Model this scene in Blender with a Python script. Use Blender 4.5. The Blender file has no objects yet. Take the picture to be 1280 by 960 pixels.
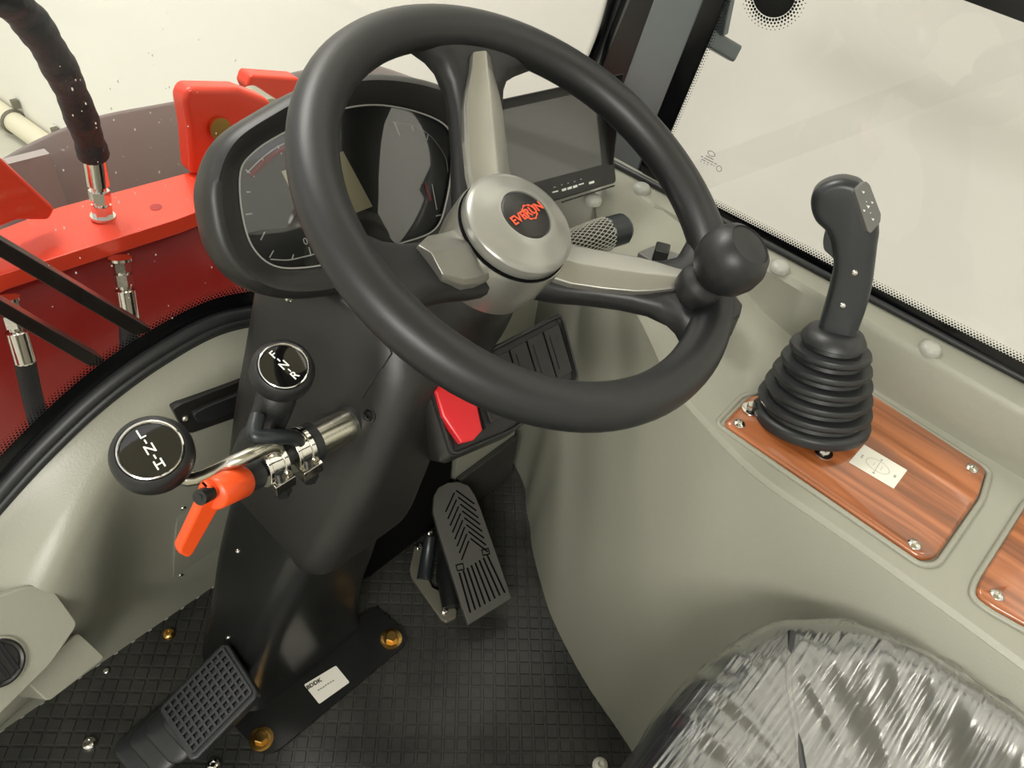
import bpy, bmesh, math, random
from mathutils import Vector, Matrix, noise
random.seed(7)
V = Vector
SC = bpy.context.scene
COL = SC.collection
PI = math.pi

# ------------------------------------------------------------------ camera
FPX = 950.0
CAMZ = 1.02
RX, RY, RZ = (V((0.68515051, 0.46727859, -0.55876605)), V((-0.71960571, 0.55307838, -0.41984751)),
              V((0.11285567, 0.68974997, 0.71519827)))
ROT = Matrix((RX, RY, RZ))
ROT = ROT.to_quaternion().to_matrix()
cam = bpy.data.objects.new('camera', bpy.data.cameras.new('camera'))
COL.objects.link(cam)
cam.data.sensor_width = 36; cam.data.lens = FPX / 1280 * 36
cam.data.clip_start = 0.01; cam.data.clip_end = 100
cam.matrix_world = Matrix.Translation((0, 0, CAMZ)) @ ROT.to_4x4()
SC.camera = cam
SC.view_settings.view_transform = 'Standard'
SC.view_settings.look = 'None'
SC.view_settings.gamma = 1
SC.view_settings.use_curve_mapping = False
SC.view_settings.exposure = 0.2

# ------------------------------------------------------------------ light
w = bpy.data.worlds.new('workshop_light'); SC.world = w; w.use_nodes = True
w.node_tree.nodes['Background'].inputs[0].default_value = (1.0, 0.98, 0.95, 1)
w.node_tree.nodes['Background'].inputs[1].default_value = 0.98
def area(name, loc, target, sx, sy, power, col=(1, .97, .9)):
    l = bpy.data.lights.new(name, 'AREA'); l.shape = 'RECTANGLE'; l.size = sx; l.size_y = sy
    l.energy = power; l.color = col
    o = bpy.data.objects.new(name, l); COL.objects.link(o); o.location = loc
    o.rotation_euler = (V(target) - V(loc)).to_track_quat('-Z', 'Y').to_euler()
    return o
area('ceiling_lamp', (-1.9, -1.1, 2.5), (0.3, 0.3, 0.3), 1.4, 0.5, 62)
area('ceiling_lamp', (0.9, 2.2, 3.2), (0.9, 2.2, 0), 2.2, 0.6, 110)
area('ceiling_lamp', (1.1, -1.2, 3.0), (1.1, 0, 0), 1.6, 0.4, 30)

# ------------------------------------------------------------------ picking points in space
def at(px, py, ax, v=None):
    """point where the sight line of photo pixel (px,py) meets a plane of the cab"""
    r = ROT @ V((px - 640, 480 - py, -FPX)); o = V((0, 0, CAMZ))
    if isinstance(ax, str):
        i = 'xyz'.index(ax); return o + r * ((v - o[i]) / r[i])
    O, n = ax
    return o + r * ((O - o).dot(n) / r.dot(n))
class Frame:
    def __init__(s, O, ex, n):
        s.O = V(O); s.n = V(n).normalized(); ex = V(ex); s.ex = (ex - s.n * ex.dot(s.n)).normalized(); s.ey = s.n.cross(s.ex)
    def px(s, x, y, h=0):
        p = at(x, y, (s.O + s.n * h, s.n)) - s.O
        return (p.dot(s.ex), p.dot(s.ey))
    def pt(s, a, b, h=0): return s.O + s.ex * a + s.ey * b + s.n * h
    def M(s, a=0, b=0, h=0):
        m = Matrix((s.ex, s.ey, s.n)).transposed().to_4x4(); m.translation = s.pt(a, b, h); return m

# ------------------------------------------------------------------ materials
def lin(c):
    return tuple(((x / 255) / 12.92 if x / 255 <= .04045 else ((x / 255 + .055) / 1.055) ** 2.4) for x in c) + (1,)
def N(nt, t, **k):
    n = nt.nodes.new(t)
    for a, b in k.items(): setattr(n, a, b)
    return n
def mat(name, rgb, rough=.5, metal=0, bump=None, spec=.5, coat=0, var=None):
    m = bpy.data.materials.new(name); m.use_nodes = True; nt = m.node_tree; b = nt.nodes['Principled BSDF']
    b.inputs['Base Color'].default_value = lin(rgb); b.inputs['Roughness'].default_value = rough
    b.inputs['Metallic'].default_value = metal; b.inputs['Specular IOR Level'].default_value = spec
    b.inputs['Coat Weight'].default_value = coat; b.inputs['Coat Roughness'].default_value = .08
    tc = N(nt, 'ShaderNodeTexCoord')
    if bump:
        n = N(nt, 'ShaderNodeTexNoise'); n.inputs['Scale'].default_value = bump[0]; n.inputs['Detail'].default_value = 3
        nt.links.new(tc.outputs['Object'], n.inputs['Vector'])
        bp = N(nt, 'ShaderNodeBump'); bp.inputs['Strength'].default_value = bump[1]; bp.inputs['Distance'].default_value = bump[2] if len(bump) > 2 else .001
        nt.links.new(n.outputs[0], bp.inputs['Height']); nt.links.new(bp.outputs[0], b.inputs['Normal'])
    if var:
        n = N(nt, 'ShaderNodeTexNoise'); n.inputs['Scale'].default_value = var[0]; n.inputs['Detail'].default_value = 4
        nt.links.new(tc.outputs['Object'], n.inputs['Vector'])
        r = N(nt, 'ShaderNodeValToRGB'); r.color_ramp.elements[0].position = .35; r.color_ramp.elements[1].position = .65
        r.color_ramp.elements[0].color = lin(rgb); r.color_ramp.elements[1].color = lin(var[1])
        nt.links.new(n.outputs[0], r.inputs[0]); nt.links.new(r.outputs[0], b.inputs['Base Color'])
    return m
M = {}
M['wall'] = mat('painted_wall', (243, 242, 234), .9)
M['ground'] = mat('concrete_floor', (205, 204, 190), .6, bump=(30, .2), var=(3, (190, 190, 176)))
M['dirt'] = mat('dried_drops', (215, 212, 200), .8)
M['conduit'] = mat('conduit_plastic', (225, 220, 195), .5)
M['console'] = mat('gelcoat_grey_green', (146, 146, 133), .36, bump=(420, .25, .0006), var=(2.0, (143, 143, 129)))
M['mat'] = mat('black_rubber_mat', (58, 58, 54), .42, bump=(60, .3, .001), var=(9, (34, 35, 33)))
M['black'] = mat('black_plastic', (33, 32, 30), .42, bump=(700, .25, .0004))
M['dark'] = mat('satin_black_steel', (24, 25, 25), .3)
M['wheel'] = mat('wheel_rubber', (27, 28, 29), .42, bump=(500, .2, .0003))
M['rubber'] = mat('seal_rubber', (34, 36, 37), .45)
M['boot'] = mat('boot_rubber', (36, 38, 39), .42)
M['silver'] = mat('brushed_silver', (158, 157, 150), .32, .7, bump=(250, .08, .0003))
M['hub'] = mat('satin_silver_cap', (150, 150, 143), .25, .3)
M['chrome'] = mat('chrome', (215, 212, 205), .12, 1, bump=(120, .25, .0006))
M['steel'] = mat('steel_tube', (185, 182, 168), .25, 1)
M['gold'] = mat('yellow_zinc', (214, 172, 96), .25, 1)
M['red'] = mat('orange_red_paint', (226, 60, 28), .4, coat=.3)
M['shaded_red'] = mat('shaded_red_paint', (160, 22, 15), .45, coat=.1)  # the beam's red with the shade below it put into the colour
M['orange'] = mat('orange_handle', (238, 84, 32), .35)
M['switchred'] = mat('red_plastic', (215, 40, 46), .35)
M['bucket'] = mat('hazed_bucket_paint', (152, 144, 140), .6)  # black paint lightened to carry the haze of the windscreen
M['pillar'] = mat('pillar_paint', (84, 92, 93), .35, coat=.2)
M['void'] = mat('groove_and_shade_black', (9, 9, 9), .9, spec=.1)  # black of grooves, and of the block added as footwell shade
M['frit'] = mat('black_ceramic', (10, 11, 13), .2)
M['screen'] = mat('lcd_glass', (78, 78, 75), .06, spec=.9)
M['gauge'] = mat('gauge_face', (36, 38, 37), .35)
M['lcd'] = mat('lcd_panel', (205, 200, 172), .3)
M['white'] = mat('white_print', (225, 226, 220), .5)
M['greyprint'] = mat('grey_print', (150, 150, 145), .5)
M['redprint'] = mat('red_print', (150, 45, 50), .5)
M['logored'] = mat('orange_print', (236, 84, 50), .4)
M['label'] = mat('sticker_white', (226, 224, 212), .45)
M['ink'] = mat('sticker_ink', (60, 55, 48), .6)
M['grip'] = mat('joystick_plastic', (34, 38, 40), .36, bump=(500, .15, .0003))
M['padgrey'] = mat('keypad_grey', (104, 104, 100), .4)
M['cap'] = mat('grey_plug', (160, 161, 152), .4)
M['alu'] = mat('cast_aluminium', (120, 117, 104), .5, .5, bump=(90, .3, .001))
M['pedal'] = mat('pedal_plastic', (66, 65, 60), .5, bump=(200, .3, .0006))
M['seat'] = mat('seat_vinyl', (56, 60, 64), .5)
M['mesh'] = mat('net_sleeve', (150, 150, 138), .4)
M['wiper'] = mat('black_bar', (32, 28, 26), .25)
M['hose'] = mat('hose_sleeve', (36, 37, 40), .6, bump=(90, .7, .003))

def wood():
    m = bpy.data.materials.new('polished_wood'); m.use_nodes = True; nt = m.node_tree; b = nt.nodes['Principled BSDF']
    b.inputs['Roughness'].default_value = .3; b.inputs['Coat Weight'].default_value = 1; b.inputs['Coat Roughness'].default_value = .05
    tc = N(nt, 'ShaderNodeTexCoord'); mp = N(nt, 'ShaderNodeMapping'); mp.inputs['Scale'].default_value = (70, 4, 20)
    n = N(nt, 'ShaderNodeTexNoise'); n.inputs['Scale'].default_value = 1; n.inputs['Detail'].default_value = 6; n.inputs['Distortion'].default_value = .6
    r = N(nt, 'ShaderNodeValToRGB')
    e = r.color_ramp.elements; e[0].position = .3; e[0].color = lin((98, 52, 22)); e[1].position = .7; e[1].color = lin((182, 112, 70))
    x = e.new(.5); x.color = lin((146, 82, 42))
    nt.links.new(tc.outputs['Object'], mp.inputs[0]); nt.links.new(mp.outputs[0], n.inputs['Vector'])
    nt.links.new(n.outputs[0], r.inputs[0]); nt.links.new(r.outputs[0], b.inputs['Base Color'])
    return m
M['wood'] = wood()
def glass(name, refl=1.0, tint=(1, 1, 1)):
    m = bpy.data.materials.new(name); m.use_nodes = True; nt = m.node_tree; nt.nodes.clear()
    out = N(nt, 'ShaderNodeOutputMaterial'); mx = N(nt, 'ShaderNodeMixShader'); t = N(nt, 'ShaderNodeBsdfTransparent')
    g = N(nt, 'ShaderNodeBsdfGlossy'); g.inputs['Roughness'].default_value = .02
    t.inputs[0].default_value = tint + (1,)
    f = N(nt, 'ShaderNodeFresnel'); f.inputs[0].default_value = 1.5
    mu = N(nt, 'ShaderNodeMath', operation='MULTIPLY'); mu.inputs[1].default_value = refl
    nt.links.new(f.outputs[0], mu.inputs[0]); nt.links.new(mu.outputs[0], mx.inputs[0])
    nt.links.new(t.outputs[0], mx.inputs[1]); nt.links.new(g.outputs[0], mx.inputs[2]); nt.links.new(mx.outputs[0], out.inputs[0])
    return m
M['glass'] = glass('window_glass', 1.0)
def film():
    m = bpy.data.materials.new('clear_plastic_film'); m.use_nodes = True; nt = m.node_tree; nt.nodes.clear()
    out = N(nt, 'ShaderNodeOutputMaterial'); mx = N(nt, 'ShaderNodeMixShader'); t = N(nt, 'ShaderNodeBsdfTransparent')
    t.inputs[0].default_value = (.93, .94, .95, 1)
    g = N(nt, 'ShaderNodeBsdfGlossy'); g.inputs['Roughness'].default_value = .2; g.inputs[0].default_value = (.95, .95, .93, 1)
    lw = N(nt, 'ShaderNodeLayerWeight'); lw.inputs[0].default_value = .45
    mr = N(nt, 'ShaderNodeMapRange'); mr.inputs[1].default_value = 0; mr.inputs[2].default_value = 1; mr.inputs[3].default_value = .13; mr.inputs[4].default_value = .75
    tc = N(nt, 'ShaderNodeTexCoord')
    hs = []
    for rot, sc in ((.5, (14, 220, 30)), (1.4, (12, 170, 30)), (-.4, (9, 190, 30))):
        mp = N(nt, 'ShaderNodeMapping'); mp.inputs['Rotation'].default_value = (0, 0, rot); mp.inputs['Scale'].default_value = sc
        n = N(nt, 'ShaderNodeTexNoise'); n.inputs['Scale'].default_value = 1; n.inputs['Detail'].default_value = 2; n.noise_type = 'RIDGED_MULTIFRACTAL' if hasattr(n, 'noise_type') else n.noise_dimensions
        nt.links.new(tc.outputs['Object'], mp.inputs[0]); nt.links.new(mp.outputs[0], n.inputs['Vector']); hs.append(n)
    a = N(nt, 'ShaderNodeMath', operation='ADD'); a2 = N(nt, 'ShaderNodeMath', operation='ADD')
    nt.links.new(hs[0].outputs[0], a.inputs[0]); nt.links.new(hs[1].outputs[0], a.inputs[1])
    nt.links.new(a.outputs[0], a2.inputs[0]); nt.links.new(hs[2].outputs[0], a2.inputs[1])
    bp = N(nt, 'ShaderNodeBump'); bp.inputs['Strength'].default_value = .45; bp.inputs['Distance'].default_value = .003
    nt.links.new(a2.outputs[0], bp.inputs['Height'])
    nt.links.new(bp.outputs[0], g.inputs['Normal']); nt.links.new(bp.outputs[0], lw.inputs['Normal'])
    nt.links.new(lw.outputs['Facing'], mr.inputs[0]); nt.links.new(mr.outputs[0], mx.inputs[0])
    nt.links.new(t.outputs[0], mx.inputs[1]); nt.links.new(g.outputs[0], mx.inputs[2]); nt.links.new(mx.outputs[0], out.inputs[0])
    return m
M['film'] = film()

# ------------------------------------------------------------------ object helpers
WM = {}
def tag(o, label, cat, group=None, kind=None):
    if label: o['label'] = label
    if cat: o['category'] = cat
    if group: o['group'] = group
    if kind: o['kind'] = kind
    return o
def root(name, loc, label, cat, group=None, m=None):
    o = bpy.data.objects.new(name, None); COL.objects.link(o); o.empty_display_size = .02
    mm = m if m is not None else Matrix.Translation(V(loc)); o.matrix_world = mm; WM[o] = mm.copy()
    return tag(o, label, cat, group)
def catm(pts, n, closed=False):
    P = [V(p) for p in pts]; out = []; L = len(P); segs = L if closed else L - 1
    for i in range(segs):
        if closed: a, b, c, d = P[(i - 1) % L], P[i], P[(i + 1) % L], P[(i + 2) % L]
        else: a, b, c, d = P[max(i - 1, 0)], P[i], P[i + 1], P[min(i + 2, L - 1)]
        for k in range(n):
            t = k / n
            out.append(.5 * ((2 * b) + (c - a) * t + (2 * a - 5 * b + 4 * c - d) * t * t + (3 * b - a - 3 * c + d) * t ** 3))
    if not closed: out.append(P[-1].copy())
    return out
def rrect(w, h, r, n=5):
    pts = []
    for cx, cy, a0 in ((w / 2 - r, h / 2 - r, 0), (-w / 2 + r, h / 2 - r, 90), (-w / 2 + r, -h / 2 + r, 180), (w / 2 - r, -h / 2 + r, 270)):
        for k in range(n + 1):
            a = math.radians(a0 + 90 * k / n); pts.append((cx + r * math.cos(a), cy + r * math.sin(a)))
    return pts
def roundpoly(pts, r, n=4):
    """2D polygon with each corner rounded"""
    out = []; L = len(pts)
    for i in range(L):
        p, a, b = V(pts[i]).to_2d(), V(pts[i - 1]).to_2d(), V(pts[(i + 1) % L]).to_2d()
        d1, d2 = a - p, b - p; rr = min(r, d1.length * .45, d2.length * .45)
        s, e = p + d1.normalized() * rr, p + d2.normalized() * rr
        for k in range(n + 1):
            t = k / n; out.append(tuple((1 - t) ** 2 * s + 2 * t * (1 - t) * p + t * t * e))
    return out
class B:
    def __init__(s, T=None): s.bm = bmesh.new(); s.T = T
    def _v(s, p):
        p = V(p) if len(p) == 3 else V((p[0], p[1], 0))
        return s.bm.verts.new(s.T @ p if s.T is not None else p)
    def face(s, vs):
        try: return s.bm.faces.new(vs)
        except ValueError: return None
    def rings(s, rings, closed=True, cap0=True, cap1=True):
        R = [[s._v(p) for p in r] for r in rings]
        n = len(R[0])
        for a, b in zip(R, R[1:]):
            for i in range(n if closed else n - 1):
                j = (i + 1) % n; s.face((a[i], a[j], b[j], b[i]))
        if closed and cap0: s.face(R[0][::-1])
        if closed and cap1: s.face(R[-1])
        return s
    def grid(s, rows): return s.rings(rows, closed=False)
    def box(s, c, size, m=None):
        c = V(c); m = m or Matrix.Identity(3); x, y, z = size[0] / 2, size[1] / 2, size[2] / 2
        r = [[c + m @ V((i * x, j * y, k * z)) for i, j in ((-1, -1), (1, -1), (1, 1), (-1, 1))] for k in (-1, 1)]
        return s.rings(r)
    def prism(s, poly, z0, z1):
        return s.rings([[(p[0], p[1], z0) for p in poly], [(p[0], p[1], z1) for p in poly]])
    def prismn(s, pts, vec):
        """3D polygon swept by a vector"""
        v = V(vec); return s.rings([[V(p) for p in pts], [V(p) + v for p in pts]])
    def cyl(s, p0, p1, r0, r1=None, n=24, caps=True):
        return s.tube([p0, p1], [r0, r0 if r1 is None else r1], n, caps)
    def tube(s, pts, rad, n=12, caps=True, closed=False, rot=0):
        P = [V(p) for p in pts]; L = len(P)
        if not isinstance(rad, (list, tuple)): rad = [rad] * L
        up = None; rings = []
        for i, p in enumerate(P):
            if closed: d = P[(i + 1) % L] - P[i - 1]
            else: d = P[min(i + 1, L - 1)] - P[max(i - 1, 0)]
            d.normalize()
            if up is None:
                up = V((0, 0, 1)) if abs(d.z) < .9 else V((1, 0, 0))
            x = up.cross(d); x.normalize(); y = d.cross(x); up = y
            rings.append([p + (x * math.cos(2 * PI * k / n + rot) + y * math.sin(2 * PI * k / n + rot)) * rad[i] for k in range(n)])
        if closed: rings.append(rings[0]); return s.rings(rings, cap0=False, cap1=False)
        return s.rings(rings, cap0=caps, cap1=caps)
    def lathe(s, prof, n=32, cap0=True, cap1=True):
        """profile (r, z) about local z"""
        return s.rings([[(r * math.cos(2 * PI * k / n), r * math.sin(2 * PI * k / n), z) for k in range(n)] for r, z in prof], cap0=cap0, cap1=cap1)
    def puff(s, poly, h, r, steps=3):
        """2D outline given rounded edges and thickness +-h about local z=0"""
        L = len(poly); P = [V(p).to_2d() for p in poly]
        area = sum(P[i - 1].x * P[i].y - P[i].x * P[i - 1].y for i in range(L)); sg = 1 if area > 0 else -1
        nr = []
        for i in range(L):
            d = P[(i + 1) % L] - P[i - 1]; d = d.normalized() if d.length > 1e-9 else V((1, 0)); nr.append(V((-d.y, d.x)) * sg)
        rg = []
        seq = [(-h + r - r * math.cos(k / steps * PI / 2) , r * (1 - math.sin(k / steps * PI / 2))) for k in range(steps + 1)]
        seq += [(-z, ins) for z, ins in seq[::-1]]
        for z, ins in seq: rg.append([(P[i].x + nr[i].x * ins, P[i].y + nr[i].y * ins, z) for i in range(L)])
        return s.rings(rg)
    def out(s, name, m, parent=None, smooth=35, bevel=None, sub=0, label=None, weld=True, local=False, solid=0):
        if weld: bmesh.ops.remove_doubles(s.bm, verts=s.bm.verts, dist=1e-6)
        bmesh.ops.recalc_face_normals(s.bm, faces=s.bm.faces)
        me = bpy.data.meshes.new(name)
        if parent is not None and not local: s.bm.transform(WM[parent].inverted())
        s.bm.to_mesh(me); s.bm.free()
        me.materials.append(M[m] if isinstance(m, str) else m)
        if smooth:
            for p in me.polygons: p.use_smooth = True
            if not bevel: me.set_sharp_from_angle(angle=math.radians(smooth))
        o = bpy.data.objects.new(name, me); COL.objects.link(o)
        if parent is not None: o.parent = parent; WM[o] = WM[parent]
        else: WM[o] = Matrix.Identity(4)
        if solid:
            md = o.modifiers.new('thick', 'SOLIDIFY'); md.thickness = solid; md.offset = -1
        if bevel:
            md = o.modifiers.new('bevel', 'BEVEL'); md.width = bevel[0]; md.segments = bevel[1]; md.limit_method = 'ANGLE'
            md.angle_limit = math.radians(30); md.harden_normals = True
        if sub:
            md = o.modifiers.new('sub', 'SUBSURF'); md.levels = sub; md.render_levels = sub
        if label: o['label'] = label
        return o
def text(name, s, m4, size, m, parent, extrude=.0002, align='CENTER', bold=0):
    cu = bpy.data.curves.new(name, 'FONT'); cu.body = s; cu.size = size; cu.extrude = extrude; cu.align_x = align; cu.align_y = 'CENTER'
    cu.offset = bold; cu.resolution_u = 3
    t = bpy.data.objects.new(name, cu); COL.objects.link(t)
    dg = bpy.context.evaluated_depsgraph_get(); me = bpy.data.meshes.new_from_object(t.evaluated_get(dg))
    COL.objects.unlink(t); bpy.data.objects.remove(t)
    me.transform(WM[parent].inverted() @ m4); me.materials.clear(); me.materials.append(M[m])
    o = bpy.data.objects.new(name, me); COL.objects.link(o); o.parent = parent; WM[o] = WM[parent]
    return o
def screw(p, n, r, m='chrome', name='screw', parent=None, h=None, label=None):
    """pan head screw with a recess"""
    f = Frame(p, (1, 0, .01) if abs(V(n).normalized().x) < .9 else (0, 1, 0), n); h = h or r * .6
    b = B(f.M()); b.lathe([(r, -r * .3), (r, h * .35), (r * .8, h * .8), (r * .4, h), (r * .33, h * .55), (.0001, h * .5)], 16)
    return b.out(name, m, parent, smooth=40, label=label)
def hexbolt(p, n, r, parent, m='gold', name='bolt'):
    f = Frame(p, (1, 0, .01), n); b = B(f.M())
    b.lathe([(r * 1.75, 0), (r * 1.75, r * .22), (r * 1.3, r * .3), (r * 1.1, r * .3)], 24)
    b.rings([[(r * k * math.cos(a * PI / 3), r * k * math.sin(a * PI / 3), z) for a in range(6)] for k, z in ((1, r * .28), (1, r * 1.1), (.85, r * 1.25))])
    return b.out(name, m, parent, smooth=30)

# ================================================================== OUTSIDE THE CAB
GZ = -1.1
b = B(); b.box((1, 1, GZ - .05), (14, 14, .1)); tag(b.out('floor', 'ground', smooth=0), 'pale grey concrete workshop floor', 'floor', kind='structure')
wa, wb = V((0.72, 7.8)), V((1.72, -3.2)); wd = (wb - wa).normalized(); wn = V((-wd.y, wd.x)); wn = -wn if wn.x < 0 else wn
b = B()
b.prismn([(wa.x, wa.y, GZ), (wb.x, wb.y, GZ), (wb.x, wb.y, 3.4), (wa.x, wa.y, 3.4)], (wn.x * .1, wn.y * .1, 0))
tag(b.out('wall_right', 'wall', smooth=0), 'cream painted workshop wall', 'wall', kind='structure')
for nm, c, sz in (('wall_left', (-4.5, 1, 1), (.1, 12, 4.4)), ('wall_back', (0, -4.5, 1), (9, .1, 4.4)), ('wall_front', (-1, 8, 1), (9, .1, 4.4))):
    b = B(); b.box(c, sz); tag(b.out(nm, 'wall', smooth=0), 'cream painted workshop wall', 'wall', kind='structure')
b = B(); b.box((.2, -.15, 1.62), (1.35, 1.5, .05)); tag(b.out('ceiling', 'conduit', smooth=0), 'pale cab roof panel', 'ceiling', kind='structure')
# conduit along the foot of the wall
def wallpt(y, off, z):
    t = (y - wa.y) / wd.y; p = wa + wd * t - wn * off; return V((p.x, p.y, z))
cr = root('wall_conduit', wallpt(4, .03, GZ), 'cream pipe clipped along the foot of the white wall', 'pipe')
b = B(); b.cyl(wallpt(6.5, .055, GZ + .07), wallpt(1.0, .055, GZ + .07), .05, n=16); b.out('pipe', 'conduit', cr)
for yy in (3.68, 4.03, 4.38, 4.73, 5.1):
    b = B(); c = wallpt(yy, .055, GZ + .07)
    ring = [c + V((-wn.x * math.cos(a), -wn.y * math.cos(a), math.sin(a))) * .055 for a in [k * PI / 12 for k in range(-6, 16)]]
    b.tube(ring, .008, 6); q = wallpt(yy, .02, GZ + .15); b.box(q, (.03, .03, .04)); b.out('pipe_clip', 'alu', cr)

# bucket of the loader
bk = root('loader_bucket', (.8, 1.34, GZ), 'black loader bucket coloured grey for glass haze, seen over the red crossbeam', 'bucket')
b = B(); rows = []
bpts = catm([at(x, y, 'y', Y) for x, y, Y in ((-60, 245, 1.34), (0, 200, 1.34), (60, 168, 1.35), (130, 143, 1.36), (230, 124, 1.36), (340, 96, 1.36), (440, 76, 1.34), (470, 81, 1.33), (520, 98, 1.3), (585, 122, 1.28))], 5)
for t in bpts:
    rows.append([t + V((0, -.004, -.004)), t, t + V((0, .004, -.004)), t + V((0, .03, -.15)), t + V((0, .15, -.4)), t + V((0, .12, -.6)), t + V((0, 0, -.75)), t + V((0, -.03, -.6)), t + V((0, -.03, -.35)), t + V((0, -.015, -.15))])
b.rings([r for r in rows]); b.out('shell', 'bucket', bk, smooth=60)
b = B(); p0 = at(10, 205, 'y', 1.30); p1 = at(62, 192, 'y', 1.30)
b.prismn([p0, p1, p1 + V((0, 0, -.12)), p1 + V((-.02, 0, -.35)), p0 + V((0, 0, -.35))], (0, .02, 0)); b.out('side_plate', 'bucket', bk, smooth=0)

# red loader frame
lf = root('loader_crossbeam', (.3, 1.05, GZ), 'orange red steel crossbeam of the loader arms outside the windscreen', 'loader beam')
b = B()
zt = .3; th = .055
A = [at(-160, 425, 'z', zt), at(-160, 348, 'z', zt), at(72, 259, 'z', zt), at(222, 219, 'z', zt), at(330, 190, 'z', zt), at(330, 232, 'z', zt), at(222, 274, 'z', zt), at(0, 344, 'z', zt)]
b.prismn(A, (0, 0, -.026)); b.out('beam_plate', 'red', lf, bevel=(.002, 2))
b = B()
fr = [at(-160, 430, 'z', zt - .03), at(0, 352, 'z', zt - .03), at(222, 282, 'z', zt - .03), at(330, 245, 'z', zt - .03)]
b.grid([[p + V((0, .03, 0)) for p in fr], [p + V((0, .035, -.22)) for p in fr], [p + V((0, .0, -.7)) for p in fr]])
b.out('front_plate', 'shaded_red', lf, solid=.015)
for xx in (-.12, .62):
    b = B(); b.prismn([(xx, .8, .0), (xx, .98, .0), (xx, 1.0, .26), (xx, .86, .16)], (.02, 0, 0)); b.out('rib_plate', 'shaded_red', lf, smooth=0)
def gusset(px, Y, t, bev=.006):
    bb = B(); pts = [at(x, y, 'y', Y) for x, y in px]; bb.prismn(pts, (0, t, 0)); return bb.out('gusset', 'red', lf, bevel=(bev, 3), smooth=30)
gusset([(-60, 150), (0, 197), (70, 262), (62, 276), (22, 276), (-60, 310)], 1.06, .035)
gusset([(236, 110), (300, 111), (338, 125), (352, 150), (330, 215), (240, 220), (238, 195), (236, 165), (229, 125)], 1.09, .04, .012)
gusset([(314, 94), (375, 98), (390, 150), (330, 150), (309, 108)], 1.22, .04, .006)
f = at(274, 160, 'y', 1.085)
b = B(); b.cyl(f, f + V((0, .03, 0)), .013, n=20); b.cyl(f + V((0, -.004, 0)), f + V((0, .002, 0)), .018, n=20); b.out('pivot_pin', 'gold', lf)
f = at(332, 128, 'y', 1.14)
b = B(); b.cyl(f + V((0, -.01, -.02)), f + V((0, .05, -.02)), .03, n=24); b.out('bushing', 'steel', lf)
f = at(195, 259, 'z', zt)
b = B(); b.cyl(f + V((0, 0, -.0005)), f + V((0, 0, .0006)), .009, n=20); b.out('drilled_hole', 'shaded_red', lf)
# hydraulic hose with its fitting
hb = at(129, 272, 'z', zt)
hr = root('hydraulic_hose', hb, 'thick black sleeved hydraulic hose rising from the top of the red crossbeam', 'hose')
def fitting(bb, p, d, s=1.0):
    d = V(d).normalized(); q = lambda t: p + d * t * s
    bb.cyl(q(0), q(.006), .024 * s, n=20)
    bb.cyl(q(.006), q(.03), .019 * s, n=6); bb.cyl(q(.03), q(.036), .013 * s, n=16); bb.cyl(q(.036), q(.062), .02 * s, n=6); bb.cyl(q(.062), q(.07), .014 * s, n=16)
    bb.tube([q(.07), q(.074), q(.14), q(.145)], [.014 * s, .021 * s, .021 * s, .018 * s], 20)
b = B(); d1 = at(118, 200, 'y', hb.y) - hb; fitting(b, hb, d1, .74); b.out('fitting', 'chrome', hr, smooth=25)
top = hb + d1.normalized() * .1
hp = catm([top, at(108, 165, 'y', 1.06), at(88, 112, 'y', 1.03), at(62, 62, 'y', 1.0), at(30, 18, 'y', .98), at(-12, -12, 'y', .96), at(-90, -30, 'y', .95), at(-200, 0, 'y', .95)], 8)
b = B(); b.tube(hp, [.0205 + .0006 * math.sin(i * 1.9) + .001 * math.sin(i * .7) for i in range(len(hp))], 16); b.out('hose_sleeve', 'hose', hr, smooth=60)
for (px_, py_, ex_, ey_, hx, hy, tx) in ((150, 322, 160, 385, 170, 470, 'steel fitting and hose hanging under the red crossbeam near the dial cluster'), (8, 372, 25, 430, 60, 560, 'steel fitting and hose under the red crossbeam at the photo edge')):
    p = at(px_, py_, 'y', .99); r_ = root('hydraulic_coupling', p, tx, 'hose fitting')
    d = at(ex_, ey_, 'y', .97) - p; b = B(); fitting(b, p, d, .68); b.out('fitting', 'chrome', r_, smooth=25)
    e = p + d.normalized() * .093; q = at(hx, hy, 'y', .93)
    b = B(); b.tube(catm([e, (e + q) / 2 + V((0, .01, 0)), q, q + V((0, .02, -.2))], 6), .014, 12); b.out('hose', 'hose', r_)
# dark bars just outside the windscreen
for pp, lab in ((((-40, 268), (0, 292), (190, 405), (186, 416), (168, 420), (0, 322), (-40, 298)), 'upper dark flat bar slanting down outside the windscreen'), (((-40, 345), (0, 368), (132, 444), (128, 458), (112, 458), (0, 394), (-40, 372)), 'lower dark flat bar slanting down outside the windscreen')):
    b = B(); P_ = [at(x, y + (7 if i < 3 else 0), 'y', .66) for i, (x, y) in enumerate(pp)]; b.prismn(P_, (0, .02, 0))
    b.bm.normal_update(); tag(b.out('flat_bar', 'wiper', bevel=(.0015, 2)), lab, 'bar', 'dark bars outside the windscreen')

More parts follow.
